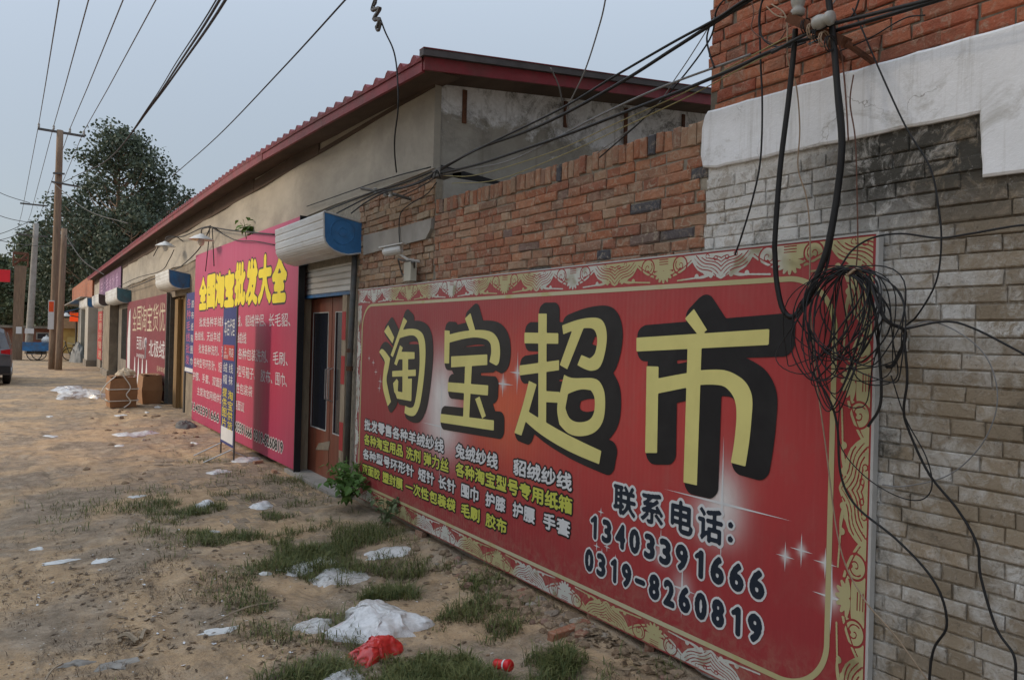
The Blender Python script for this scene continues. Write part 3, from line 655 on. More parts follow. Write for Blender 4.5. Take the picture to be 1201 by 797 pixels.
def UV(px, py): p = onX(px, py, BXF); return (BY0-p.y, p.z-BZ0)
def crop(ox, oy, sc, pts): return [UV(ox+x/sc, oy+y/sc) for x, y in pts]
C6 = (410, 330, 4.195); C5 = (660, 320, 2.847); C7 = (590, 340, 3.62)
CH = {
 'tao': (C6, [[(172, 245), (192, 214), (222, 275), (213, 304)], [(148, 347), (166, 333), (202, 378), (193, 430), (184, 480), (194, 540), (206, 590), (190, 613), (166, 520), (168, 450), (176, 400), (170, 380)],
   [(268, 176), (286, 195), (262, 245), (215, 372), (204, 362), (245, 245)], [(252, 240), (310, 232), (350, 245), (370, 280), (376, 350), (370, 450), (358, 550), (345, 615), (325, 655), (300, 660), (272, 646), (276, 610), (303, 620), (322, 600), (338, 500), (347, 400), (343, 305), (328, 272), (300, 265), (250, 278)],
   [(250, 313), (264, 325), (234, 413), (222, 404)], [(246, 345), (322, 347), (322, 380), (240, 383)], [(212, 440), (328, 432), (328, 464), (212, 468)], [(263, 350), (291, 350), (288, 575), (262, 570)],
   [(216, 500), (234, 478), (242, 490), (238, 560), (222, 545)], [(222, 535), (306, 555), (306, 588), (236, 575)], [(288, 478), (309, 476), (306, 585), (286, 580)]], []),
 'bao': (C6, [[(570, 182), (597, 155), (623, 248), (598, 256)], [(470, 240), (495, 242), (492, 403), (468, 402)],
   [(488, 262), (560, 245), (640, 238), (700, 248), (733, 285), (743, 340), (738, 395), (724, 413), (690, 395), (699, 350), (697, 310), (675, 285), (620, 275), (560, 283), (488, 302)],
   [(502, 368), (680, 358), (680, 410), (502, 422)], [(572, 380), (606, 378), (590, 690), (560, 690)], [(486, 495), (685, 510), (683, 560), (485, 540)], [(450, 650), (713, 682), (712, 732), (448, 692)], [(620, 577), (642, 565), (673, 660), (655, 673)]], []),
 'chao': (C7, [[(152, 100), (188, 100), (185, 575), (152, 560)], [(93, 180), (237, 183), (237, 228), (93, 226)], [(72, 320), (240, 297), (240, 340), (72, 362)], [(180, 428), (242, 432), (240, 478), (180, 475)],
   [(112, 385), (145, 400), (110, 520), (80, 617), (50, 605), (88, 480)], [(105, 512), (200, 570), (300, 625), (420, 682), (410, 738), (280, 682), (170, 617), (95, 555)],
   [(253, 150), (330, 124), (400, 118), (432, 142), (443, 200), (433, 275), (412, 328), (380, 342), (350, 335), (318, 318), (335, 275), (370, 290), (392, 268), (402, 220), (396, 180), (375, 162), (320, 166), (258, 188)],
   [(300, 160), (345, 160), (275, 336), (243, 318)], [(262, 358), (300, 373), (390, 375), (425, 410), (436, 470), (428, 550), (395, 600), (340, 619), (285, 610), (242, 570), (232, 500), (245, 430)]],
   [[(278, 440), (330, 422), (375, 425), (391, 460), (388, 520), (365, 552), (320, 560), (285, 543), (267, 500)]]),
 'shi': (C5, [[(410, 152), (440, 120), (484, 190), (458, 212)], [(248, 216), (692, 187), (690, 240), (248, 262)], [(420, 210), (467, 206), (450, 708), (405, 698)], [(282, 311), (322, 312), (317, 600), (277, 600)],
   [(318, 352), (380, 340), (420, 333), (468, 324), (540, 324), (590, 345), (620, 375), (635, 420), (632, 490), (625, 560), (612, 645), (563, 632), (575, 560), (582, 480), (578, 430), (560, 395), (530, 375), (468, 373), (418, 382), (318, 402)]], [])}
m_black_sh = M('black character shadow', (.012, .012, .014), .45, .2, 8, (.03, .03, .03), .5, 0)
for nm, (cr, polys, holes) in CH.items():
    PP = [soften(crop(*cr, p)) for p in polys]; HH = [soften(crop(*cr, p)) for p in holes]; al = [q for p in PP for q in p]
    h = .0065; u0 = min(q[0] for q in al)-.2; u1 = max(q[0] for q in al)+.3; v0 = min(q[1] for q in al)-.16; v1 = max(q[1] for q in al)+.2
    U, V = np.meshgrid(np.arange(u0, u1, h), np.arange(v0, v1, h)); F = np.full(U.shape, -1e9)
    for p in PP: F = np.maximum(F, sdf_poly(p, U, V))
    for p in HH: F = np.minimum(F, -sdf_poly(p, U, V))
    F = np.maximum(F, -1)
    vs, fs = march(F, u0, v0, h); put('big_character', board_mesh(vs, fs, BXF-.0045, BY0, BZ0), m_print_yellow, ban)
    D = np.full(F.shape, -1e9)
    for t in (.80, .9, 1.0):
        d = int(round(.078*t/h)); G = np.roll(F, d, 1); G = np.roll(G, int(round(.01*t/h)), 0); D = np.maximum(D, G)
    vs, fs = march(D+.060, u0, v0, h); put('character_shadow', board_mesh(vs, fs, BXF-.0030, BY0, BZ0), m_black_sh, ban)
# gold frame line
h = .006; U, V = np.meshgrid(np.arange(.02, BW-.02, h), np.arange(.02, BH-.02, h))
fx0, fx1, fy0, fy1, fr = .125, BW-.175, .15, BH-.165, .24
qx = np.abs(U-(fx0+fx1)/2)-(fx1-fx0)/2+fr; qy = np.abs(V-(fy0+fy1)/2)-(fy1-fy0)/2+fr
sd = np.hypot(np.maximum(qx, 0), np.maximum(qy, 0))+np.minimum(np.maximum(qx, qy), 0)-fr
vs, fs = march(.0125-np.abs(sd), .02, .02, h); put('frame_line', board_mesh(vs, fs, BXF-.0018, BY0, BZ0), m_goldline, ban)
# scroll ornament strips
def stampF(U, V, F, pts, rs, sign=1):
    for (x, y), r in zip(pts, rs):
        d = r-np.hypot(U-x, V-y); F = np.maximum(F, d) if sign > 0 else np.minimum(F, -d)
    return F
def motif(U, V, H):
    """one scroll unit, centre 0, width .775, height H, hanging from v=H towards v=0"""
    k = H/.14; A = np.abs(U); v = V/k; t = np.linspace(0, 1, 40)
    low = .026+.105*(A/.235)**2.1; F = np.minimum(v-low, .24-A)                       # bowl filled up to the edge
    F = np.where(A > .24, -.5, F); cut = np.full(U.shape, -1.0)
    Vv = v
    def band(F, pts, rs):
        for (x, y), r in zip(pts, rs): F = np.maximum(F, r-np.hypot(A-x, Vv-y))
        return F
    # grooves: inner line of the bowl, ring round each disc, curl inside it
    cut = np.maximum(cut, .0032-np.abs(v-(low+.016))); cut = np.where(A > .2, -1, cut)
    cut = np.where(A < .045, -1, cut)
    d = np.hypot(A-.118, (Vv-.093)); cut = np.maximum(cut, .0042-np.abs(d-.047))
    for q in np.linspace(0, 7.2, 44): cut = np.maximum(cut, (.0036-.0002*q)-np.hypot(A-(.118+(.034-.0042*q)*math.cos(q+2.4)), Vv-(.093+(.034-.0042*q)*math.sin(q+2.4))))
    cut = np.maximum(cut, .0085-np.hypot(A-.118, Vv-.072))
    for y_ in (.105, .118, .131): cut = np.maximum(cut, np.minimum(.0026-np.abs(v-y_), .034-A))
    F = np.minimum(F, -cut)
    # palmette petals, parted by thin gaps
    pal = np.full(U.shape, -1.0)
    for a in (0, 27, 54, 80):
        for q in np.linspace(.15, 1, 9): pal = np.maximum(pal, (.003+.0085*math.sin(math.pi*min(1, q*.72+.12)))-np.hypot(A-math.sin(R(a))*q*.064, Vv-(.066-math.cos(R(a))*q*.058)))
    F = np.where((A < .07) & (v < .075), np.maximum(np.minimum(F, -(.082-np.hypot(A*1.1, Vv-.066))), pal), F)
    F = np.maximum(F, pal)
    # acanthus leaf from the bowl rim down to the unit border, split along its vein, ball beside it
    F = band(F, [(.205+.185*q, .126-.108*q-.012*math.sin(q*6.3)) for q in t], [.013+.023*math.sin(math.pi*q)**.8 for q in t])
    up = np.minimum(A-.236, v-(.150-.115*(A-.2)/.19)); F = np.maximum(F, np.minimum(up, .016+np.abs(np.sin(A*95))*.004)*1.0)
    for x_, y_, r in ((.262, .122, .013), (.298, .108, .015), (.335, .092, .013), (.245, .066, .012), (.285, .046, .013), (.325, .026, .013), (.365, .05, .012), (.375, .118, .016), (.345, .132, .012)): F = band(F, [(x_, y_)], [r])
    F = np.minimum(F, -band(np.full(U.shape, -1.0), [(.215+.17*q, .118-.098*q-.012*math.sin(q*6.3)) for q in t], [.0030]*40))
    for o_, a0, a1 in ((.019, 0, 38), (-.017, 6, 36), (.036, 6, 40), (.053, 14, 40), (.070, 22, 40)):
        F = np.minimum(F, -band(np.full(U.shape, -1.0), [(.215+.17*q+o_*.62, .118-.098*q-.012*math.sin(q*6.3)+o_*.78) for q in t[a0:a1]], [.0034]*(a1-a0)))
    for x_, y_, r in ((.30, .125, .011), (.352, .112, .011)):
        F = np.minimum(F, -band(np.full(U.shape, -1.0), [(x_+r*math.cos(q), y_+r*math.sin(q)) for q in np.linspace(0, 5, 16)], [.0026]*16))
    F = band(F, [(.236+.1*q, .018+.02*q*q) for q in t], [.004+.004*math.sin(math.pi*q) for q in t])
    F = band(F, [(.232, .026)], [.013]); F = band(F, [(.02+.2*q, .006+.012*q) for q in t[16:]], [.0045]*24)
    F = np.minimum(F, np.minimum(V-.001, H-.001-V)); return F
def strip(length, H, h=.0045):
    n = max(1, round(length/.775)); pit = length/n; u = np.arange(0, length, h); v = np.arange(0, H, h); U, V = np.meshgrid(u, v)
    k = pit/.775; Ul = ((U+pit/2) % pit-pit/2)/k; Ul = ((U % pit)-pit/2)/k; return march(motif(Ul, V, H), 0, 0, h)
Ht = .142
vs, fs = strip(BW-.02, Ht); put('border_ornament', board_mesh([(u+.01, BH-.006-Ht+v) for u, v in vs], fs, BXF-.0018, BY0, BZ0), m_gold, ban)
vs, fs = strip(BW-.02, .13); put('border_ornament', board_mesh([(u+.01, .006+.13-v) for u, v in vs], [f[::-1] for f in fs], BXF-.0018, BY0, BZ0), m_gold, ban)
Hs = .135
vs, fs = strip(BH-.32, Hs); put('border_ornament', board_mesh([(BW-.008-Hs+v, .16+u) for u, v in vs], [f[::-1] for f in fs], BXF-.0021, BY0, BZ0), m_gold, ban)
vs, fs = strip(BH-.32, .10); put('border_ornament', board_mesh([(.008+.10-v, .16+u) for u, v in vs], fs, BXF-.0021, BY0, BZ0), m_gold, ban)
# lettering
def Lz(items, v0, v1, yoff=0): return [(s, BY0-a, BY0-b, v0-BZ0, v1-BZ0) for s, a, b in items]
L1 = Lz([('批发零售各种羊绒纱线', 6.98, 5.30), ('兔绒纱线', 5.10, 4.475), ('貂绒纱线', 4.265, 3.605)], .845, .955)
L2 = Lz([('各种淘宝用品', 6.98, 6.075), ('洗剂', 6.0, 5.72), ('弹力丝', 5.65, 5.21), ('各种淘宝型号专用纸箱', 5.09, 3.595)], .697, .805)
L3 = Lz([('各种型号环形针', 7.0, 5.84), ('短针', 5.745, 5.455), ('长针', 5.37, 5.087), ('围巾', 4.99, 4.735), ('护膝', 4.625, 4.357), ('护腰', 4.26, 3.995), ('手套', 3.895, 3.61)], .548, .652)
L4 = Lz([('双面胶', 7.01, 6.57), ('塑封膜', 6.5, 6.056), ('一次性包装袋', 5.99, 5.08), ('毛刷', 4.985, 4.71), ('胶布', 4.615, 4.335)], .398, .498)
for L, mm in ((L1, m_print_white), (L2, m_print_lime), (L3, m_print_white), (L4, m_print_lime)):
    outlined(ban, L, .004, 1, 3, mm, m_print_black, BXF, BY0, BZ0)
outlined(ban, Lz([('联', 3.205, 3.025), ('系', 2.975, 2.81), ('电', 2.745, 2.6), ('话', 2.555, 2.405)], .80, .965), .003, 2, 5, m_print_navy, m_print_white, BXF, BY0, BZ0)
for zc in (.90, .83): outlined(ban, Lz([('．', 2.365, 2.34)], zc, zc+.025), .004, 1, 3, m_print_navy, m_print_white, BXF, BY0, BZ0)
def digits(s, y0, y1, z0, z1):
    n = len(s); p = (y0-y1)/n; out = []
    for i, c in enumerate(s):
        a = y0-i*p; w = p*.34 if c == '1' else p*.58; m = a-p/2; zz = (z0, z1) if c != '-' else (z0+.42*(z1-z0), z0+.52*(z1-z0))
        out += Lz([(c, m+w/2, m-w/2)], zz[0], zz[1])
    return out
outlined(ban, digits('13403391666', 3.44, 2.13, .606, .732), .003, 3, 4, m_print_navy, m_print_white, BXF, BY0, BZ0)
outlined(ban, digits('0319-8260819', 3.47, 2.14, .394, .518), .003, 3, 4, m_print_navy, m_print_white, BXF, BY0, BZ0)
# sparkles: thin crossed rays
for (px, py, a, b) in ((921, 652, .07, .05), (940, 645, .08, .06), (968, 660, .07, .06), (975, 700, .16, .09), (590, 450, .1, .14), (607, 437, .16, .1), (517, 500, .5, .35), (847, 590, .34, .40), (800, 690, .16, .1), (775, 640, .1, .08),
                       (438, 425, .04, .04), (441, 436, .04, .04), (446, 447, .07, .05), (445, 455, .05, .04), (433, 420, .03, .03), (700, 640, .03, .03), (706, 648, .03, .03), (712, 641, .03, .03), (722, 655, .03, .03), (705, 600, .03, .03)):
    sp_ = MB(); u, v = UV(px, py); w = .0045 if a < .1 else .007
    for dx, dy in ((0, a), (b, 0)):
        n_ = (w, 0) if dx == 0 else (0, w)
        k = len(sp_.v); q = [(u-dx, v-dy), (u+n_[0], v+n_[1]), (u+dx, v+dy), (u-n_[0], v-n_[1])]
        if dx == 0: q = q[::1]
        X_ = BXF-.0012-(.0003 if dx else 0); pts = [(X_, BY0-a_, BZ0+b_) for a_, b_ in q]; ar = sum(q[i][0]*q[(i+1) % 4][1]-q[(i+1) % 4][0]*q[i][1] for i in range(4))
        sp_.add(pts, [(0, 1, 2, 3) if ar > 0 else (3, 2, 1, 0)])
    put('sparkle', sp_, m_print_white, ban, kind='stuff')


# ------------------------------------------------------------------ magenta banner board
def magenta_mat():
    m, nt, bs = new_mat('magenta banner'); P = pos(nt); sx = node(nt, 'ShaderNodeSeparateXYZ'); nt.links.new(P, sx.inputs[0])
    z = node(nt, 'ShaderNodeMapRange'); z.inputs[1].default_value = .1; z.inputs[2].default_value = 3.3; nt.links.new(sx.outputs[2], z.inputs[0])
    col = ramp(nt, z.outputs[0], [(0, (.38, .016, .085)), (.35, (.50, .022, .07)), (.55, (.45, .016, .07)), (1, (.47, .035, .14))])
    col = mixc(nt, math_(nt, 'MULTIPLY', noise(nt, P, 2.5, 7, .7), .35), col, (.22, .06, .09)); nt.links.new(col, bs.inputs['Base Color'])
    bs.inputs['Roughness'].default_value = .5; bump(nt, bs, noise(nt, pos(nt, (1, 2, .3)), 1.6, 2, .5), .5, .03); return m
m_magenta = magenta_mat()
PX_, PY0, PZ0, PW, PH = 2.90, 15.85, .02, 6.68, 3.33
pk = thing('banner_board', 'tall magenta shop banner board with yellow headline above white text rows', 'sign', (PX_+.03, PY0-PW/2, 0))
put('board', MB().add([(PX_, PY0, PZ0), (PX_, PY0-PW, PZ0+.06), (PX_, PY0-PW, PZ0+PH-.05), (PX_, PY0, PZ0+PH), (PX_+.05, PY0, PZ0), (PX_+.05, PY0-PW, PZ0+.06), (PX_+.05, PY0-PW, PZ0+PH-.05), (PX_+.05, PY0, PZ0+PH)],
    [(0, 1, 2, 3), (7, 6, 5, 4), (0, 4, 5, 1), (1, 5, 6, 2), (2, 6, 7, 3), (3, 7, 4, 0)]), m_magenta, pk)
put('side_frame', MB().box(PX_-.004, PX_+.08, PY0-PW-.02, PY0-PW-.001, PZ0+.03, PZ0+PH-.04), m_print_black, pk)
def PL(items, z0, z1): return [(s, PY0-a, PY0-b, z0-PZ0, z1-PZ0) for s, a, b in items]
ti = []; ys_ = [15.4, 14.45, 13.75, 13.05, 12.35, 11.6, 10.9, 10.2, 9.55]
ysx = np.linspace(15.38, 9.62, 9)
for c, a, b in zip('全国淘宝批发大全', ysx[:-1], ysx[1:]): ti += PL([(c, a-.03, b+.06)], 2.27+(0 if c not in '发大' else -.01), 2.83+(.08 if c in '批发大' else 0))
outlined(pk, ti, .013, 3, 2, m_print_bright, m_print_black, PX_, PY0, PZ0)
def pt(items, z0, z1):
    for s, a, b in items: plain(pk, s, PX_, PY0, PZ0, PY0-a, PY0-b, z0-PZ0, z1-PZ0, m_print_white)
pt([('批发各种羊绒线、', 15.3, 12.95), ('貂绒线、', 12.85, 11.95), ('貂绒伴侣、', 11.75, 10.6), ('长毛貂、', 10.45, 9.45)], 1.90, 2.08)
pt([('兔绒线、天丝羊绒', 15.72, 13.45), ('手编羊绒线', 13.05, 11.66)], 1.63, 1.81)
pt([('批发各种洗剂、弹力丝、', 15.3, 12.4), ('各种包装洗剂、', 12.15, 10.45), ('毛刷、', 10.2, 9.52)], 1.38, 1.56)
pt([('各种型号环形针、短针、', 15.75, 12.9), ('各种型号箱子、', 12.6, 11.1), ('胶布、', 10.8, 10.2), ('围巾、', 10.05, 9.53)], 1.10, 1.28)
pt([('护膝、手套、双面胶、', 15.82, 13.0), ('一次性包装袋', 12.75, 11.23)], .83, 1.0)
pt([('主营淘宝网络供货', 15.35, 13.1), ('各种价格面议', 13.0, 11.68)], .56, .72)
outlined(pk, PL([('13403391666', 15.85, 13.4), ('13403391666', 12.5, 11.2), ('0319-8260819', 11.1, 9.64)], .22, .36), .008, 1, 2, m_print_black, m_print_white, PX_, PY0, PZ0)

# ------------------------------------------------------------------ roll shutter boxes
def shutter(label, y0, y1, m_cap, zb=2.66, zt=3.09, group='roll shutter boxes over shop doors', xf=2.58, nsl=5):
    t = thing('shutter_box', label, 'shutter', (WX-.2, (y0+y1)/2, zb), group)
    zb0 = zb; prof = [(WX-.01, zt-.08), (xf, zt)]
    zf = zb+.17; n = nsl
    pr = [(WX, zt-.07), (xf, zt)]
    seg_ = 4
    fr = []
    for i in range(n+1):
        fr.append((xf+.012*(i/n), zt-(zt-zf)*i/n))
    cur = []
    for k in range(1, 6):
        a = k/5*math.pi/2; cur.append((xf+.012+.27*(1-math.cos(a)), zf-(zf-zb)*math.sin(a)))
    path = fr+cur+[(WX, zb+.03)]
    # front slats: each a shallow pan
    for (x0, z0), (x1, z1) in zip(path[:-2], path[1:-1]):
        dx, dz = x1-x0, z1-z0; L = math.hypot(dx, dz); nx, nz = dz/L*1.0, -dx/L
        if nx > 0: nx, nz = -nx, -nz
        g = .006; m = MB()
        pts = [(x0, z0), (x0+dx*.08+nx*g*.2, z0+dz*.08+nz*g*.2), (x0+dx*.16+nx*g, z0+dz*.16+nz*g), (x0+dx*.86+nx*g, z0+dz*.86+nz*g), (x0+dx*.94, z0+dz*.94), (x1, z1)]
        bk = [(x-nx*.012, z-nz*.012) for x, z in pts][::-1]
        m.prism([(x, y0+.012, z) for x, z in pts+bk], (0, y1-y0-.024, 0)); put('slat', m, m_tin, t)
    full = [(WX, zt-.07)]+path
    for y, mm, nm in ((y0, m_cap, 'end_cap'), (y1-.012, m_cap, 'end_cap')):
        put(nm, MB().prism([(x+.004, y+.002, z) for x, z in full], (0, .010, 0)), mm, t)
    # pale rim round the near cap, pressed ring
    rim = [Vector((x, y0-.002, z)) for x, z in path]; put('rim', MB().tube(rim, .009, 5), m_alu, t)
    put('rim', MB().tube([Vector((xf, y0-.002, zt)), Vector((WX-.01, y0-.002, zt-.07))], .009, 5), m_alu, t)
    c = Vector(((xf+WX)/2+.0, y0, (zb+zt)/2+.02)); put('pressed_ring', MB().tube([c+Vector((.13*math.cos(a), 0, .13*math.sin(a))) for a in np.linspace(0, 2*math.pi, 25)], .004, 5).tube([c+Vector((.045*math.cos(a), 0, .045*math.sin(a))) for a in np.linspace(0, 2*math.pi, 17)], .004, 5), mm, t)
    put('top_sheet', MB().add([(xf, y0, zt), (xf, y1, zt), (WX, y1, zt-.07), (WX, y0, zt-.07), (xf, y0, zt-.006), (xf, y1, zt-.006), (WX, y1, zt-.076), (WX, y0, zt-.076)], [(0, 3, 2, 1), (4, 5, 6, 7), (0, 1, 5, 4), (2, 3, 7, 6)]), m_tin, t)
    return t
shutter('white roll shutter box with blue end cap right of the magenta banner', 7.38, 9.13, m_blue_tin, nsl=3)
shutter('weathered shutter box with blue end beside the magenta banner far side', 17.0, 18.9, m_blue_tin, zb=2.72, zt=3.12, nsl=3)
shutter('grey shutter box with teal end at the far side of maroon sign', 27.3, 31.3, m_teal_tin, zb=2.7, zt=3.2, nsl=3)
shutter('dark brown shutter box between the teal and the farthest one', 34.2, 37.6, m_brown_tin, zb=2.75, zt=3.25, nsl=3)
shutter('farthest shutter box with blue end over the white pillars', 40.5, 46.5, m_blue_tin, zb=2.8, zt=3.3, nsl=3)

# ---- rolled part of shutter, door 1
d1 = thing('shop_door', 'red brown double door with dark glass under the nearest shutter box', 'door', (WX+.1, 8.6, .0))
z = 2.30
while z < 2.72:
    put('shutter_slat', MB().prism([(WX+.045, 7.66, z), (WX+.03, 7.66, z+.012), (WX+.03, 7.66, z+.06), (WX+.045, 7.66, z+.072), (WX+.055, 7.66, z+.072), (WX+.055, 7.66, z)], (0, 1.86, 0)), m_tin, d1); z += .074
put('bottom_rail', MB().box(WX+.02, WX+.06, 7.64, 9.54, 2.262, 2.298), m_blue_tin, d1)
for y, w, x_ in ((9.36, .18, -.03), (9.30, .055, .03)): put('post', MB().box(WX+x_, WX+.12, y, y+w, 0.0, 2.26), m_wood_brown, d1)
DX = WX+.13
for (a, b) in ((8.56, 9.34), (7.74, 8.54)):
    lf = put('door_leaf', MB().box(DX, DX+.04, a, b, .05, .62).box(DX, DX+.04, a, b, 2.08, 2.26).box(DX+.001, DX+.04, a, a+.11, .62, 2.08).box(DX+.001, DX+.04, b-.11, b, .62, 2.08), m_door_red, d1)
    put('glass', MB().box(DX+.012, DX+.02, a+.11, b-.11, .62, 2.08), m_glass, lf, world=True)
    put('trim', MB().box(DX-.004, DX+.002, a+.105, a+.117, .615, 2.085).box(DX-.004, DX+.002, b-.117, b-.105, .615, 2.085).box(DX-.0035, DX+.002, a+.117, b-.117, .613, .627).box(DX-.0035, DX+.002, a+.117, b-.117, 2.075, 2.087), m_alu, lf)
    hy = b-.05 if a < 8 else a+.05
    put('handle', MB().tube([(DX, hy, 1.0), (DX-.045, hy, 1.02), (DX-.045, hy, 1.38), (DX, hy, 1.4)], .009, 6), m_steel, lf)
put('scratch_panel', MB().prism([(DX-.002, 8.55, .40), (DX-.002, 9.02, .34), (DX-.002, 8.9, .44), (DX-.002, 8.5, .52)], (-.003, 0, 0)), m_wallb, d1)
put('post', MB().box(WX+.02, WX+.08, 7.80, 7.93, .0, 2.26), m_wood_brown, d1)
for z0 in (.5, 1.25, 1.75): put('red_couplet', MB().box(WX+.016, WX+.019, 7.81, 7.92, z0, z0+.32), m_red_print, d1)
put('threshold', MB().box(WX-.12, WX+.25, 7.62, 9.5, -.05, .05), m_concrete, d1)
pp = thing('drain_pipe', 'dark grey iron pipe standing between the shop door and the red banner', 'pipe', (2.95, 7.5, 0))
put('pipe', MB().tube([(2.955, 7.52, .02), (2.955, 7.50, 1.5), (2.97, 7.46, 2.9)], .032, 10), m_iron, pp, smooth=True)
put('clamp', MB().lathe((2.955, 7.505, 1.42), [(.04, 0), (.04, .05)], 10), m_rust, pp); put('clamp', MB().lathe((2.955, 7.505, 1.62), [(.04, 0), (.04, .04)], 10), m_rust, pp)

# ---- door 2
d2 = thing('shop_door', 'ochre brown plank door between the magenta banner and the maroon sign', 'door', (WX+.1, 18.3, 0))
m_ochre = M('ochre weathered planks', (.24, .15, .06), .85, .3, 4, (.12, .07, .04), .6, .4, stretch=(3, 3, .4))
yy = 17.36; k = 0
while yy < 19.2:
    put('plank', MB().box(WX+.10+.012*(k % 2), WX+.16, yy, yy+.22, .02, 2.6), m_ochre, d2); yy += .228; k += 1
put('frame_post', MB().box(WX-.02, WX+.1, 17.22, 17.32, 0, 2.65), m_iron, d2); put('frame_post', MB().box(WX-.02, WX+.1, 19.26, 19.36, 0, 2.65), m_iron, d2)
put('plank', MB().box(WX+.0, WX+.09, 18.35, 18.75, .0, 2.55), m_ochre, d2, label='inner ochre board leaning in the doorway')

# ---- narrow poster beside magenta banner
nb = thing('poster', 'narrow blue and pink poster on the wall left of the magenta banner', 'poster', (2.95, 16.5, 1))
put('sheet', MB().box(2.945, 2.955, 16.08, 16.98, .93, 2.62), m_blue_print, nb)
m_pinkprint = M('pink print', (.5, .12, .22), .6, .15, 6, None, 0, 0)
for i, c in enumerate('各种毛线批发'): plain(nb, c, 2.945, 16.9, 0, 0, .42, 2.3-i*.24, 2.5-i*.24, m_pinkprint)
for i, c in enumerate('胶布纸箱围巾'): plain(nb, c, 2.945, 16.9, 0, .5, .76, 2.3-i*.24, 2.46-i*.24, m_print_white)
put('strip', MB().box(2.940, 2.944, 16.09, 16.97, .95, 1.03), m_print_white, nb)

# ---- standing sign
sa, sb = Vector((2.50, 11.40, 0)), Vector((2.47, 10.52, 0)); sd_ = (sb-sa).normalized()
ss = thing('standing_sign', 'slim navy standing sign on thin legs in front of the magenta banner', 'sign', (2.48, 10.96, 0))
nrm = Vector((-1, 0, 0)); xm = 2.485
put('panel', MB().box(xm, xm+.02, 10.56, 11.36, .18, 2.16), m_blue_print, ss)
put('footer', MB().box(xm-.003, xm-.0005, 10.6, 11.32, .22, .42), m_print_white, ss)
put('red_panel', MB().box(xm-.003, xm-.0005, 10.64, 11.30, 1.40, 1.62), m_red_print, ss)
def sst(s, u0, u1, z0, z1, m, dx=.0045): plain(ss, s, xm, 11.36, 0, u0, u1, z0, z1, m, dx)
sst('本店代理', .1, .72, 1.75, 2.0, m_print_white); sst('上', .12, .26, 1.50, 1.6, m_print_white); sst('网店', .42, .68, 1.45, 1.58, m_print_white); sst('诚信', .1, .36, 1.42, 1.48, m_print_white)
for i, (c, d) in enumerate((('绒', '线'), ('帽', '袜'))): sst(c, .1, .34, 1.22-i*.17, 1.36-i*.17, m_print_white); sst(d, .44, .68, 1.22-i*.17, 1.36-i*.17, m_print_white)
for i, (c, d) in enumerate((('提', '淘'), ('供', '宝'), ('图', '供'), ('片', '货'))): sst(c, .08, .36, .86-i*.145, .99-i*.145, m_print_bright); sst(d, .42, .72, .84-i*.145, .97-i*.145, m_print_bright)
for y in (10.56, 11.36): put('leg', MB().tube([(xm+.01, y, 0), (xm+.01, y, 2.18)], .012, 6), m_iron, ss)
put('leg', MB().tube([(xm-.01, 10.6, .16), (xm-.38, 10.62, .0)], .009, 5), m_steel, ss); put('leg', MB().tube([(xm-.01, 11.3, .16), (xm-.38, 11.28, .0)], .009, 5), m_steel, ss)
put('leg', MB().tube([(xm+.0, 10.6, .14), (xm+.3, 10.62, .0)], .009, 5), m_steel, ss)

# ---- maroon sign
ms = thing('banner_board', 'dark maroon yarn shop sign with cream characters between two shutter boxes', 'sign', (2.95, 23.4, 0))
put('board', MB().box(2.93, 2.98, 19.42, 27.5, .05, 2.72), m_maroon, ms)
put('side_frame', MB().box(2.91, 2.99, 19.34, 19.41, .03, 2.74), m_iron, ms)
for i, c in enumerate('全国淘宝货优'): a = 26.0-i*1.08; plain(ms, c, 2.93, 27.5, 0, 27.5-a, 27.5-a+.95, 1.78, 2.52, m_print_cream)
plain(ms, '百丽人', 2.93, 27.5, 0, 2.6, 4.3, 1.22, 1.62, m_print_white); plain(ms, '羊绒服饰', 2.93, 27.5, 0, 2.6, 4.3, .98, 1.1, m_print_white)
put('ornament', MB().tube([(2.926, 22.9+.12*math.cos(a), 1.45+.12*math.sin(a)) for a in np.linspace(-2, 3.6, 14)]+[(2.926, 22.9, 1.0)], .03, 4), m_print_white, ms)
plain(ms, '北极绒', 2.93, 27.5, 0, 5.2, 7.9, 1.1, 1.55, m_print_white)
for i in range(4):
    yb = 25.2-i*.85; put('figure', MB().prism([(2.927, yb+.28, .15), (2.927, yb-.28, .15), (2.927, yb-.16, .55), (2.927, yb-.06, .95), (2.927, yb+.05, .98), (2.927, yb+.14, .6)], (-.002, 0, 0)), m_print_white, ms)
put('figure', MB().prism([(2.927, 27.1, .3), (2.927, 26.4, .2), (2.927, 26.5, 1.6), (2.927, 26.6, 2.5), (2.927, 26.9, 2.4), (2.927, 27.2, 1.5)], (-.002, 0, 0)), m_print_white, ms)
for i, s_ in enumerate(('各种羊绒', '毛线批发', '围巾手套')): plain(ms, s_, 2.93, 27.5, 0, 6.7, 8.0, .75-i*.22, .9-i*.22, m_print_cream)

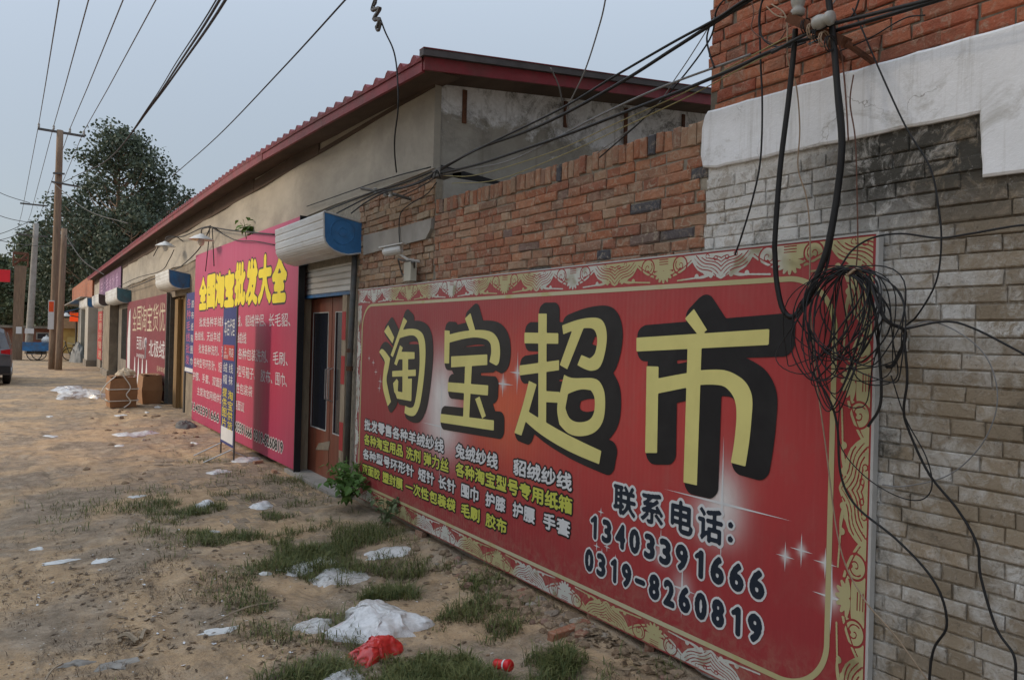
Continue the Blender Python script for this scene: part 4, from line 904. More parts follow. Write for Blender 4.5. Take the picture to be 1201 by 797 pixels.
# ---- far shops: window, pillars, shutters
wn = thing('shop_window', 'tall dark barred window between maroon sign and the pale pillar', 'window', (WX, 29, .75))
put('pane', MB().box(WX+.1, WX+.12, 28.15, 29.85, .78, 2.52), m_glass, wn)
for i in range(7): put('bar', MB().tube([(WX+.02, 28.3+i*.24, .76), (WX+.02, 28.3+i*.24, 2.53)], .015, 5), m_iron, wn)
pl = thing('wall_pillar', 'pale plaster pillar standing beyond the barred dark window', 'pillar', (2.9, 32, 0)); put('shaft', MB().box(2.72, WX, 31.0, 33.6, -.1, 2.72), m_wallb, pl); put('base', MB().box(2.66, WX, 30.9, 33.7, -.1, .25), m_wall_far, pl)
sd2 = thing('shop_shutter', 'closed ribbed grey roll shutter door beside the red paper couplets', 'shutter', (WX, 35, 0))
for i in range(28): put('slat', MB().prism([(2.93, 34.05, .02+i*.095), (2.90, 34.05, .03+i*.095), (2.90, 34.05, .085+i*.095), (2.93, 34.05, .11+i*.095)], (0, 1.9, 0)), m_teal_tin if i % 9 == 8 else m_tin, sd2)
rc = thing('red_couplet', 'tall faded red paper panel on the wall beside the far ribbed shutter', 'poster', (2.9, 37, .5)); put('sheet', MB().box(2.90, 2.93, 36.1, 38.4, .45, 2.6), m_red_print, rc)
for i in range(5): plain(rc, '生意兴隆通'[i], 2.90, 38.2, 0, .3, 1.9, 2.2-i*.42, 2.52-i*.42, m_print_cream)
m_wd = m_white_dirty
for (a, b, l) in ((40.2, 42.2, 'nearer white wall pillar under the farthest shutter box'), (45.2, 47.6, 'farther white wall pillar at the end of the shop row')):
    p_ = thing('wall_pillar', l, 'pillar', (2.9, a, 0), None); put('shaft', MB().box(2.62, 3.3, a, b, -.1, 2.85), m_wd, p_); put('base', MB().box(2.57, 3.32, a-.05, b+.05, -.1, .3), m_wall_far, p_)
fd = thing('shop_door', 'dark green far door between two white pillars', 'door', (3, 43.6, 0)); put('panel', MB().box(3.0, 3.1, 42.25, 45.15, 0, 2.8), M('dark green door', (.05, .08, .075), .6, .2, 4), fd); put('frame', MB().box(2.95, 2.99, 42.25, 42.4, 0, 2.8), m_iron, fd)
eb = thing('brick_building', 'small red brick shop with tiled top beyond the shop row end', 'building', (4, 50, 0))
put('wall', MB().box(3.35, 9, 42.3, 60, -.1, 3.4), m_wall_far, eb); put('parapet', MB().box(2.9, 9.2, 42.2, 60, 3.42, 4.6), M('orange tile parapet', (.35, .13, .07), .85, .3, 3, (.2, .15, .12), .5, .5, stretch=(1, 1, 4)), eb); put('eave', MB().box(2.4, 9.4, 42.4, 60, 3.36, 3.415), m_concrete, eb)
pb = thing('shop_banner', 'faded purple banner hung high on the wall under the red eave', 'sign', (2.95, 34, 3.6)); put('sheet', MB().box(2.935, 2.955, 29.8, 38.6, 3.2, 4.12), m_purple, pb)
for i, c in enumerate('羊绒毛线批发'): plain(pb, c, 2.935, 38.6, 0, .8+i*1.25, 1.7+i*1.25, 3.35, 3.95, M('lilac print', (.45, .3, .45), .7, .1, 4) if i == 0 else bpy.data.materials['lilac print'])

# ------------------------------------------------------------------ wall lamps, CCTV, weed on the wall
def lamp(label, px, py, X=2.62):
    p = onX(px, py, X); t = thing('wall_lamp', label, 'lamp', p, 'umbrella lamps over the magenta banner')
    pr = [(.03, .075), (.05, .06), (.12, .03), (.21, -.03), (.215, -.035), (.2, -.03), (.11, .018), (.03, .045)]
    put('lamp_shade', MB().lathe(p, pr, 24), m_white_plastic, t, smooth=True)
    put('bulb', MB().lathe(p, [(.012, .02), (.045, -.02), (.06, -.07), (.045, -.12), (.012, -.145)], 12), m_white_plastic, t, smooth=True)
    a = [Vector(p)+Vector((0, 0, .07)), Vector(p)+Vector((.02, .0, .17)), Vector(p)+Vector((.2, -.03, .2)), Vector((WX-.02, p.y-.05, p.z+.1))]
    put('arm', MB().tube(catmull(a, 6), .011, 6), m_iron, t); return p
lp1 = lamp('umbrella wall lamp farther left, beside the blue ended shutter box', 194, 287); lp2 = lamp('umbrella wall lamp just above the left end of the magenta banner', 236, 279)
cc = thing('security_camera', 'white bullet security camera on the brick wall above the red banner', 'camera', onX(462, 296, 2.8))
p0 = onX(450, 296, 2.72); p1 = onX(471, 292, 2.83); dr = (p1-p0).normalized()
put('housing', MB().tube([p0, p0+dr*.02, p1-dr*.02, p1], [.03, .042, .042, .034], 12), m_white_plastic, cc, smooth=False)
put('visor', MB().obox((p0+p1)/2+Vector((0, 0, .045)), dr*((p1-p0).length/2+.03), dr.cross(Vector((0, 0, 1))).normalized()*.045, Vector((0, 0, .005))), m_white_plastic, cc)
put('mount', MB().tube([p1-dr*.08, p1+Vector((.05, -.02, -.09)), Vector((WX, p1.y-.02, p1.z-.1))], .012, 6), m_white_plastic, cc)
jb = thing('junction_box', 'small pale junction box hanging from an iron bracket beside the camera', 'box', onX(480, 318, 2.9))
q = onX(481, 318, 2.92); put('box', MB().box(q.x-.03, q.x+.03, q.y-.07, q.y+.07, q.z-.09, q.z+.08), M('aged cream plastic', (.42, .4, .33), .5, .1, 9), jb)
b0 = onX(467, 304, 2.9); b1 = onX(486, 308, 2.9); put('bracket', MB().tube([b0, b1, onX(486, 318, 2.95)], .011, 5).tube([b0, onX(471, 320, 2.93), onX(478, 328, 2.93), onX(485, 326, 2.94)], .008, 5), m_iron, jb)

leaf_m = bpy.data.materials.new('leaf green')
def leaf_mat(name, a, b, tr=.25):
    m, nt, bs = new_mat(name); g = node(nt, 'ShaderNodeNewGeometry'); oi = node(nt, 'ShaderNodeObjectInfo')
    f = math_(nt, 'FRACT', math_(nt, 'ADD', g.outputs['Random Per Island'], oi.outputs['Random']))
    col = ramp(nt, f, [(0, a), (1, b)]); nt.links.new(col, bs.inputs['Base Color']); bs.inputs['Roughness'].default_value = .6; bs.inputs['Specular IOR Level'].default_value = .3
    tl = node(nt, 'ShaderNodeBsdfTranslucent'); nt.links.new(col, tl.inputs[0]); mxs = node(nt, 'ShaderNodeMixShader'); mxs.inputs[0].default_value = tr
    nt.links.new(bs.outputs[0], mxs.inputs[1]); nt.links.new(tl.outputs[0], mxs.inputs[2]); nt.links.new(mxs.outputs[0], nt.nodes['Material Output'].inputs[0]); return m
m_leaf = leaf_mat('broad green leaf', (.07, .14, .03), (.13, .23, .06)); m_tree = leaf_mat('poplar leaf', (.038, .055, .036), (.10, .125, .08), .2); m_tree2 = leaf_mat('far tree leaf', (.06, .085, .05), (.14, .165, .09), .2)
m_grass = leaf_mat('street grass', (.05, .08, .022), (.2, .2, .07), .2); m_dry = leaf_mat('dry litter', (.07, .045, .025), (.26, .19, .12), 0)
def leaf_mesh(L, W_, fold=.25):
    pr = [(0, 0), (.18, .42), (.4, .5), (.7, .3), (1, 0)]
    vs = [(0, 0, 0)]; mid = [(0, 0, 0), (.18*L, 0, .03*L), (.4*L, 0, .05*L), (.7*L, 0, .03*L), (L, 0, -.08*L)]
    a = [(x*L, w*W_, fold*w*W_+.03*L) for x, w in pr[1:4]]; b = [(x*L, -w*W_, fold*w*W_+.03*L) for x, w in pr[1:4]]
    vs = mid+a+b; fs = [(0, 1, 5), (1, 2, 6, 5), (2, 3, 7, 6), (3, 4, 7), (0, 8, 1), (1, 8, 9, 2), (2, 9, 10, 3), (3, 10, 4)]
    return vs, fs
def leafy(name, label, base, h, spread, nleaf, L, seed, mat=None, stems=5, cat='plant', lean=(0, 0)):
    r = random.Random(seed); t = thing(name, label, cat, base); mat = mat or m_leaf
    vs, fs = leaf_mesh(L, L*.72); me = MB().add(vs, fs).mesh('leaf'); me.materials.append(mat); sm = MB(); tips = []
    for i in range(stems):
        a = r.uniform(0, 6.28); e = Vector(base)+Vector((math.cos(a)*spread*r.uniform(.3, 1)+lean[0], math.sin(a)*spread*r.uniform(.3, 1)+lean[1], h*r.uniform(.5, 1)))
        c = catmull([Vector(base), Vector(base).lerp(e, .5)+Vector((0, 0, h*.15)), e], 5); sm.tube(c, .004, 4); tips += c[2:]
    put('stem', sm, mat, t)
    for i in range(nleaf):
        p = r.choice(tips)+Vector((r.gauss(0, L*.5), r.gauss(0, L*.5), r.gauss(0, L*.35)))
        o = bpy.data.objects.new('leaf', me); COL.objects.link(o); o.parent = t; o.location = p-Vector(base)
        o.rotation_euler = (r.uniform(-.5, .5), r.uniform(-.1, .9), r.uniform(0, 6.28)); s = r.uniform(.6, 1.15); o.scale = (s, s, s)
    return t
leafy('weed_plant', 'broad leaved green weed at the lower left corner of the red banner', (2.76, 7.0, .08), .46, .36, 190, .10, 5, stems=18)
leafy('weed_plant', 'small greyish weed just right of the broad leaved one', (2.8, 6.15, .08), .28, .18, 70, .065, 6, stems=9, mat=leaf_mat('grey green leaf', (.1, .14, .06), (.16, .2, .1)))
leafy('wall_weed', 'green weed sprouting from the top edge of the magenta banner', tuple(onX(289, 281, 2.9)), .42, .12, 26, .13, 7, stems=4)

# ------------------------------------------------------------------ cables
def cable(label, pxs, X, r, m=None, cat='cable', name='cable', n=7, sag=None, group=None):
    pts = []
    for i, p in enumerate(pxs):
        x = X if not isinstance(X, (list, tuple)) else float(np.interp(i/(len(pxs)-1), np.linspace(0, 1, len(X)), X))
        pts.append(onX(p[0], p[1], x))
    o = put(name, MB().tube(catmull(pts, n), r, 6), m or m_black, smooth=True); tag(o, label, cat, group); return o
cable('thinner upper black cable of the pair crossing before the grey gable', [(517, 197), (577, 167), (657, 128), (720, 90), (789, 50), (839, 23), (885, -6), (1000, -60)], [2.85, 2.7, 2.6], .007)
cable('thickest black cable sagging from the top right to the gable corner', [(517, 199), (560, 175), (615, 155), (665, 132), (731, 95), (789, 58), (839, 26), (880, 0), (990, -70)], [2.86, 2.72, 2.62], .0098)
cable('black bundled cable running low past the bracket to the upper right', [(517, 203), (560, 193), (615, 175), (670, 156), (753, 124), (800, 106), (860, 81), (905, 60), (960, 42), (1095, 2), (1260, -50)], [2.87, 2.8, 2.75], .0088)
cable('green black cable just above the low bundle at the bracket', [(905, 62), (960, 34), (1030, 15), (1090, 0), (1240, -40)], 2.72, .008)
cable('pale grey cable under the bundle before the gable', [(520, 204), (560, 197), (607, 185), (692, 141), (753, 112), (795, 95), (836, 80), (880, 64)], [2.88, 2.8], .006, m_cable_grey)
cable('upper yellowed wire below the pale cable before the gable', [(520, 206), (560, 205), (651, 177), (726, 143), (800, 110), (860, 77), (930, 40)], [2.88, 2.8], .003, m_cable_yellow)
cable('lower yellowed wire nearest the brick wall top', [(530, 215), (582, 211), (657, 183), (740, 145), (810, 112), (870, 80), (940, 45)], [2.9, 2.8], .003, m_cable_yellow)
cable('thin black wire slanting down to the wall top from the upper cables', [(860, -10), (841, 11), (832, 47), (792, 101), (753, 141), (703, 185)], [2.75, 2.9], .0045)
cable('thin grey wire beside the slanting black one', [(838, 20), (820, 50), (795, 88), (760, 135), (700, 180)], [2.75, 2.92], .003, m_cable_grey)
cable('short black loop hanging at the brick corner under the thick cables', [(833, 28), (829, 45), (832, 62), (838, 80)], 2.8, .005)
cable('thin wire dropping from the sky across the gable roof edge', [(716, -40), (710, 0), (703, 30), (686, 83), (666, 127), (666, 150)], [2.5, 2.9], .0045, m_cable_grey)
cable('short grey wire from roof verge to the rusty wall post', [(646, 80), (655, 100), (659, 118)], [3.6, 3.9], .006, m_cable_grey)
cable('long thin wire rising from the eave into the upper sky', [(203, 206), (255, 160), (330, 82), (405, 0), (450, -50)], [2.6, 2.3, 2.0], .008)
o = cable('dark wire hanging from a knotted clump in the sky over the eave', [(446, 22), (452, 38), (460, 55), (464, 70), (466, 90), (467, 125), (463, 160), (463, 182), (465, 202)], [2.5, 2.64, 2.64, 2.9], .007)
cl = [onX(x, y, 2.5) for x, y in ((436, -30), (441, 0), (438, 8), (444, 14), (439, 20), (446, 24), (441, 32), (444, 36), (447, 26))]
tag(put('wire_knot', MB().tube(catmull(cl, 5), .012, 5).tube(catmull([c+Vector((0, .03*math.sin(i*2.2), .02*math.cos(i*3))) for i, c in enumerate(cl[1:7])], 4), .018, 5), m_iron), 'ragged dark knot of wire hanging at the top of the sky', 'wire')
# right hand building cables
RX = 2.84
cable('thick black cable hanging down beside the coil and looping left', [(933, 34), (931, 60), (925, 116), (915, 197), (909, 278), (909, 300), (911, 331), (918, 362), (930, 371), (948, 352)], [2.74, 2.8, RX], .0125, n=8)
cable('thick black cable running from the bracket down into the coil', [(971, -8), (978, 53), (983, 116), (987, 169), (982, 225), (973, 278), (966, 304), (955, 331), (940, 362)], [2.74, 2.8, 2.8], .0135, n=8)
cable('second black line twisted along the cable into the coil', [(975, 45), (986, 116), (990, 170), (984, 230), (975, 285), (967, 320), (950, 350), (935, 372)], [2.76, 2.82, 2.8], .006)
cable('thin dark cable dropping straight down the left of the plaster band', [(905, -10), (894, 2), (891, 25), (892, 70), (894, 123), (892, 186), (883, 232), (869, 279), (862, 299)], RX, .0048)
cable('beige wire hanging from the ceramic insulator down to the pavement', [(905, 5), (922, 21), (924, 70), (934, 102), (938, 151), (936, 197), (946, 232), (950, 278), (950, 350), (956, 430), (968, 520), (985, 640), (1012, 700), (1050, 745), (1090, 800)], [2.78, 2.86, 2.9], .0032, m_cable_beige)
cable('brown wire hanging just right of the thick cable', [(970, 40), (985, 55), (990, 90), (993, 130), (995, 165)], 2.86, .0034, m_cable_brown)
cable('second brown wire ending at the coil top', [(1001, 88), (997, 120), (1003, 162), (1005, 220), (1006, 285), (1004, 316)], 2.88, .003, m_cable_brown)
cable('thin dark wire slanting over the plaster band then down the bricks', [(1000, 10), (1010, 32), (1031, 81), (1062, 148), (1091, 197), (1101, 246), (1104, 284), (1098, 330), (1077, 368), (1062, 382)], 2.9, .0035)
cable('dark cable bowing from the coil top to the right edge', [(1260, 262), (1199, 264), (1138, 274), (1101, 279), (1057, 274), (1023, 279), (999, 294), (984, 316)], [2.9, 2.9, 2.82], .004)
cable('dark cable from coil side sloping to the right edge', [(1060, 386), (1108, 377), (1142, 385), (1199, 414), (1250, 440)], [2.85, 2.92], .0042)
cable('thin grey loop on the white bricks right of the coil', [(1062, 384), (1091, 377), (1125, 390), (1155, 416), (1169, 453), (1166, 490), (1146, 528), (1110, 558), (1060, 570), (1035, 568)], [2.86, 2.94], .0025, m_cable_grey)
cable('dark cable falling from the coil to the lower right corner', [(1060, 392), (1064, 443), (1060, 480), (1066, 505), (1090, 556), (1123, 597), (1146, 638), (1150, 675), (1168, 735), (1189, 768), (1191, 800), (1192, 840)], [2.82, 2.93, 2.92], .005)
cable('dark cable falling past the banner edge and over the bricks', [(952, 436), (972, 467), (982, 500), (986, 556), (1004, 593), (1049, 630), (1086, 668), (1105, 701), (1110, 735), (1095, 761), (1090, 800), (1092, 840)], [2.8, 2.88, 2.93], .0048)
cable('thin dark wire curling under the coil over the bricks', [(1045, 440), (1062, 490), (1086, 535), (1093, 570), (1079, 586), (1049, 580), (1012, 556), (985, 520), (985, 470)], 2.88, .0025)
# coil of cable
def coil():
    r = random.Random(21); m = MB(); top = onX(1002, 316, 2.80)
    for i in range(17):
        ang = r.choice((-.5, -.3, -.1, .0, .12, .25, .3))+r.gauss(0, .1); Lw = r.uniform(.36, .60)*(1-.2*abs(ang)); Wd = r.uniform(.06, .18); ph = r.uniform(0, 6.28); z_ = r.uniform(-.06, .07); pts = []
        k = r.uniform(.006, .022)
        for j in range(40):
            a = 2*math.pi*j/39; u = Wd*math.sin(a)*(1+.25*math.sin(a*2+ph)); v = -Lw*(1-math.cos(a))/2
            u += k*math.sin(3*a+ph)*math.sin(a/2); v += k*math.cos(2*a+ph)*math.sin(a/2)
            uu = u*math.cos(ang)-v*math.sin(ang); vv = u*math.sin(ang)+v*math.cos(ang)
            pts.append(top+Vector((z_*math.sin(a/2)+.012*math.sin(a*3+ph), -uu*.95+.02*math.cos(ang), vv)))
        m.tube(pts, r.choice((.0024, .0028, .0034)), 5)
    for i in range(10):      # larger slack loops swinging left
        Lw = r.uniform(.34, .6); pts = []; ph = r.uniform(0, 6.28); cx_ = r.uniform(-.02, .09)
        for j in range(44):
            a = 2*math.pi*j/43; u = -.04-cx_*math.sin(a/2)**2+(.15+.04*math.sin(ph))*math.sin(a+.35*math.sin(a)); v = -Lw*(1-math.cos(a))/2+.02*math.sin(2*a+ph)
            pts.append(top+Vector((-.05*math.sin(a/2)+.01*math.sin(3*a+ph), -u, v)))
        m.tube(pts, .0028, 5)
    t = thing('cable_coil', 'big tangled coil of black cable hanging over the banner upper right corner', 'cable', top)
    put('loops', m, m_black, t, smooth=True)
    put('tie', MB().tube([top+Vector((.02*math.cos(a), .03*math.sin(a), .012*math.sin(2*a)-.01)) for a in np.linspace(0, 6.28, 14)], .006, 5), m_cable_beige, t)
    b = onX(1062, 390, 2.86); put('tail_bundle', MB().tube(catmull([top+Vector((0, -.06, -.03)), top+Vector((-.02, -.14, -.2)), b, b+Vector((.02, .05, -.12)), onX(1040, 430, 2.84)], 8), .008, 5).tube(catmull([top+Vector((0, -.05, -.03)), top+Vector((.0, -.10, -.22)), onX(1030, 400, 2.84), onX(1033, 470, 2.86), onX(1018, 500, 2.86)], 8), .006, 5), m_black, t)
coil()
# iron bracket with insulators
bk = thing('cable_bracket', 'rusty iron cable bracket with two ceramic insulators at the top right', 'bracket', onX(955, 35, 2.8))
p0, p1 = onX(928, 22, 2.70), onX(992, 50, 2.80); dd = (p1-p0).normalized()
put('arm', MB().obox((p0+p1)/2, dd*(p1-p0).length/2, Vector((.03, 0, 0)), dd.cross(Vector((1, 0, 0))).normalized()*.02), m_rust, bk)
put('stay', MB().tube([p1, Vector((WX, p1.y-.02, p1.z-.05))], .014, 6).tube([p0.lerp(p1, .5), Vector((WX, p1.y+.12, p1.z+.0))], .012, 6), m_rust, bk)
for (px, py, rot) in ((936, 7, 0), (966, 24, 1)):
    c = onX(px, py, 2.70); pr = [(.012, -.045), (.027, -.04), (.03, -.02), (.02, -.008), (.026, .0), (.03, .02), (.027, .04), (.012, .05)]
    put('insulator', MB().lathe(c, pr, 14, 'z' if not rot else 'y'), m_ceramic, bk, smooth=True)
for i in range(5): 
    c = onX(948+i*7, 30+i*5, 2.72); put('wire_wrap', MB().tube([c+Vector((.03*math.cos(a), .01*a/6, .03*math.sin(a))) for a in np.linspace(0, 12, 20)], .003, 4), m_cable_beige if i % 2 else m_black, bk)
# random slack wires on upper brick
for i, (l, pts_, mm) in enumerate((('faint brown wire looping over the upper bricks left of the bracket', [(880, -5), (884, 15), (882, 35), (900, 48), (912, 50), (925, 30)], m_cable_brown), ('beige wire from insulator bowing left over the bricks', [(899, 8), (910, 18), (924, 21), (936, 20), (940, 24)], m_cable_beige),
        ('black loop over upper bricks left of the bracket', [(896, -8), (890, 20), (893, 42), (905, 53), (925, 56), (945, 50)], m_black), ('pale wire crossing the thick cable at the bracket', [(985, -8), (970, 15), (958, 30), (946, 44)], m_cable_grey), ('dark wire bowing right of the bracket', [(1010, -8), (1000, 18), (985, 26), (975, 22), (955, 26)], m_black),
        ('green wire climbing right above the plaster band', [(948, 52), (1000, 30), (1060, 12), (1100, -6)], m_teal_tin), ('thin dark twig-like wire over the right upper bricks', [(985, 60), (1020, 45), (1060, 22), (1085, 18)], m_black))):
    cable(l, pts_, 2.83, .004 if i in (2, 4) else .003, mm)
# left bracket at the wall and its bundle
lb = thing('cable_bracket', 'dark iron cable bracket on old bricks above the nearest shutter box', 'bracket', onX(445, 225, 2.9))
p0, p1 = onX(424, 221, 2.80), onX(466, 229, 2.88); put('arm', MB().tube([p0, p1, Vector((WX, p1.y-.05, p1.z-.03))], .016, 6), m_iron, lb)
for i, (px, py) in enumerate(((440, 224), (452, 227), (458, 228))): put('insulator', MB().lathe(onX(px, py, 2.82), [(.012, -.03), (.024, -.02), (.014, 0), (.024, .02), (.012, .03)], 10), m_ceramic, lb)
cb = thing('cable_clamp', 'dark clamp block with tied cables at the plaster corner', 'clamp', onX(514, 202, 2.88)); c = onX(514, 202, 2.88); put('block', MB().box(c.x-.02, WX-.02, c.y-.07, c.y+.07, c.z-.04, c.z+.03), m_iron, cb)
put('wire_wrap', MB().tube([c+Vector((-.03+.02*math.sin(a*2), .07*math.cos(a), .03*math.sin(a*3)-.03)) for a in np.linspace(0, 12, 40)], .005, 4), m_black, cb)
for i, (l, pp_) in enumerate((('uppermost cable leaving the left bracket over the shutter box', [(514, 198), (480, 212), (455, 220), (440, 224), (410, 236), (380, 248)]), ('middle cable from the corner clamp to the left bracket', [(514, 201), (485, 216), (460, 222), (445, 225), (418, 238), (395, 250)]), ('lowest cable from the corner clamp sagging past the bracket', [(514, 204), (490, 215), (470, 221), (450, 226), (428, 238), (412, 250)]),
        ('slack wire drooping from the corner clamp over old bricks', [(514, 206), (495, 218), (475, 228), (462, 233)]), ('wire curving down along the old bricks', [(512, 214), (500, 228), (480, 240), (470, 250), (468, 268), (469, 288)]))):
    cable(l, pp_, [2.88, 2.8, 2.75] if i < 3 else 2.93, .008 if i < 3 else .005)
cable('black line along the plaster lower edge', [(505, 196), (470, 205), (440, 214), (400, 228), (360, 242)], 2.95, .006)
# wires round the lamps and over the magenta banner
for l, pp_, X, r_ in (('cable fanning from the lamp anchor down to the second shutter', [(247, 266), (238, 285), (228, 298), (215, 310), (205, 316), (160, 335), (120, 348)], 2.85, .012), ('cable from the lamp anchor along the banner top', [(247, 266), (270, 270), (300, 273), (322, 275)], 2.85, .012), ('slack lower cable over the banner top edge', [(250, 268), (275, 281), (300, 283), (322, 287)], 2.85, .008),
        ('left wire hanging straight before the magenta banner', [(246, 267), (244, 290), (241, 318)], 2.84, .008), ('right wire hanging straight before the magenta banner', [(249, 268), (250, 290), (251, 312)], 2.84, .009), ('arched cable linking the two umbrella lamps', [(247, 265), (235, 268), (215, 277), (200, 279), (187, 288), (180, 300)], 2.85, .012),
        ('wire drooping from the farther lamp to the shutter box', [(204, 293), (198, 305), (188, 318), (160, 326), (135, 338)], 2.85, .01)): cable(l, pp_, X, r_)

# ------------------------------------------------------------------ poles and overhead wires
def pole(label, base, top, r0, r1, m, name='utility_pole', cat='pole'):
    t = thing(name, label, cat, base); put('shaft', MB().tube([Vector(base).lerp(Vector(top), i/8)+Vector((0, 0, -.3 if i == 0 else 0)) for i in range(9)], [r0+(r1-r0)*i/8 for i in range(9)], 12), m, t, smooth=True); return t
PB = Vector((onY(61.8, 420, 37.2).x, 37.2, 0)); PT = onY(70.5, 153, 37.3)
t1 = pole('tall brown utility pole with a crossarm carrying four wires', PB, PT, .17, .13, m_pole)
ia, ib = onY(45, 151, 37.3), onY(99, 160, 37.3); put('crossarm', MB().obox((ia+ib)/2, (ib-ia)/2*1.02, Vector((0, .05, 0)), Vector((0, 0, .045))), m_iron, t1)
tops = []
for px, py in ((45.5, 150), (63, 152.5), (82, 156), (98.5, 158.5)):
    b_ = onY(px, py, 37.3); put('insulator', MB().lathe(b_, [(.02, 0), (.05, .06), (.035, .1), (.05, .13), (.035, .2), (.01, .22)], 10), m_ceramic, t1); tops.append(b_+Vector((0, 0, .2)))
for a_, b_ in (((60, 213), (92, 219)), ((62, 203), (76, 204))):
    A, B = onY(*a_, 37.1), onY(*b_, 37.1); put('crossarm', MB().obox((A+B)/2, (B-A)/2, Vector((0, .04, 0)), Vector((0, 0, .035))), m_iron, t1)
t2 = pole('shorter grey utility pole leaning against the tall brown one', Vector((onY(68.6, 420, 36.6).x, 36.6, 0)), onY(75.5, 268, 36.7), .14, .11, m_pole)
put('crossarm', MB().obox(onY(77, 287, 37.6), Vector((.35, 0, 0)), Vector((0, .03, 0)), Vector((0, 0, .03))), m_iron, t2)
pn = thing('poster', 'orange and white paper notice on the foot of the tall brown pole', 'poster', onY(59, 365, 36.9)); a_ = onY(57.5, 352, 36.95); b_ = onY(61, 386, 36.95); put('sheet', MB().box(a_.x-.02, a_.x+.2, 36.95, 37.0, b_.z, a_.z), m_print_white, pn); put('print', MB().box(a_.x, a_.x+.18, 36.944, 36.948, b_.z+.75, a_.z-.05), m_orange_print, pn)
ends = ((70, -4), (105, -4), (146, -4), (185, -4)); nms = ('leftmost', 'second', 'third', 'rightmost')
FT = [Vector((-.8+i*.55, 92, 11.0)) for i in range(4)]
for i, (p, e) in enumerate(zip(tops, ends)):
    d = ray(*e); q = Vector((0, 0, EYE))+d*(p.y*.47/d.y); far = p+(p-q)*.0
    over = q+(q-p)*1.0
    tag(put('power_line', MB().tube([over, q, p.lerp(q, .5)+Vector((0, 0, -.05)), p, p.lerp(FT[i], .5)+Vector((0, 0, -.6)), FT[i]], .014, 5), m_iron), '%s of the four overhead wires on the tall pole crossarm' % nms[i], 'wire')
b0 = onY(74, 214, 37.1)
for i, (e, r_) in enumerate((((267, -4), .018), ((260, -4), .016), ((256, -4), .009))):
    d = ray(*e); q = Vector((0, 0, EYE))+d*(7.2/d.y); mid = onY(128+i*.4, 186, 20); m1 = onY(215-i*4, 73, 11)
    pts_ = catmull([q+(q-m1)*1.0+Vector((0, 0, .2)), q, m1, onY(178-i*1.5, 124, 14.5), mid, b0.lerp(mid, .45), b0], 6)
    tag(put('cable', MB().tube(pts_, r_*.8, 6), m_black), ('thick black cable of the overhead bundle crossing the sky to the tree', 'middle cable of the overhead bundle crossing the sky', 'thinnest cable of the overhead bundle crossing the sky')[i], 'cable')
for i, (l, a_, b_, Y0_, Y1_) in enumerate((('slack service wire from the tall pole down to the shop eave', (72, 262), (112, 318), 37, 34), ('second slack service wire from the tall pole to the purple banner', (72, 268), (122, 322), 37, 31), ('faint wire from the tall pole sweeping right through the tree', (62, 214), (150, 262), 37, 30))):
    A, B = onY(*a_, Y0_), onY(*b_, Y1_) if i == 2 else onX(b_[0], b_[1], 2.7); tag(put('cable', MB().tube(catmull([A, A.lerp(B, .5)+Vector((0, 0, -.35)), B], 8), .016, 5), m_iron), l, 'cable')
hz = [(0, 250, 40, 262), (0, 278, 38, 268), (0, 271, 36, 259), (0, 296, 40, 284), (0, 282, 78, 290), (0, 222, 35, 238)]
for i, (x0, y0, x1, y1) in enumerate(hz):
    A, B = onY(x0-30, y0+(y0-y1)*.8, 58), onY(x1, y1, 60); tag(put('power_line', MB().tube(catmull([A, A.lerp(B, .5)+Vector((0, 0, -.2)), B], 5), .022, 5), m_iron), ('faint wire crossing left sky at the height of the frame tower', 'low wire crossing the left sky above red box', 'middle wire crossing the left sky', 'lowest wire crossing left sky', 'flat wire from the left edge to the second pole', 'highest faint wire crossing the left sky')[i], 'wire')
# far concrete pole
p3b = onG(34, 403); k3 = 60
t3 = pole('pale concrete pole leaning slightly beyond the blue cart', Vector((onY(33.5, 402, 60).x, 60, 0)), onY(42.5, 262, 60), .25, .17, m_concrete)
put('crossarm', MB().obox(onY(38, 276, 60), Vector((.9, 0, 0)), Vector((0, .05, 0)), Vector((0, 0, .05))), m_iron, t3); put('paper_notice', MB().box(onY(34, 390, 60).x-.25, onY(34, 390, 60).x+.28, 59.7, 59.75, onY(34, 391, 60).z, onY(34, 385, 60).z), m_print_white, t3)
put('crossarm', MB().obox(onY(40, 240, 60), Vector((.8, 0, 0)), Vector((0, .05, 0)), Vector((0, 0, .05))), m_iron, t3)
# square tower with frame on top and red box
TY = 48.0
tw = thing('sign_tower', 'square brown concrete tower with an iron frame on top at far left', 'tower', (onY(20, 420, TY).x, TY, 0))
A = [onY(14.5, 400, TY).x, onY(26.5, 400, TY).x]; Bx = [onY(17, 310, TY).x, onY(31.5, 310, TY).x]; zt = onY(24, 312, TY).z
tv = [(A[0], TY-.3, -.2), (A[1], TY-.3, -.2), (A[1], TY+.4, -.2), (A[0], TY+.4, -.2), ((A[0]*.7+Bx[0]*.3), TY-.3, zt*.6), ((A[1]*.7+Bx[1]*.3), TY-.3, zt*.6), ((A[1]*.7+Bx[1]*.3), TY+.4, zt*.6), ((A[0]*.7+Bx[0]*.3), TY+.4, zt*.6), (Bx[0], TY-.4, zt), (Bx[1], TY-.4, zt), (Bx[1], TY+.5, zt), (Bx[0], TY+.5, zt)]
fs = [(0, 1, 5, 4), (1, 2, 6, 5), (2, 3, 7, 6), (3, 0, 4, 7), (4, 5, 9, 8), (5, 6, 10, 9), (6, 7, 11, 10), (7, 4, 8, 11), (8, 9, 10, 11)]
put('shaft', MB().add(tv, fs), m_pole, tw)
x0, x1, z0, z1 = Bx[0]-.05, Bx[1]+.05, zt, onY(24, 297, TY).z; fr = MB()
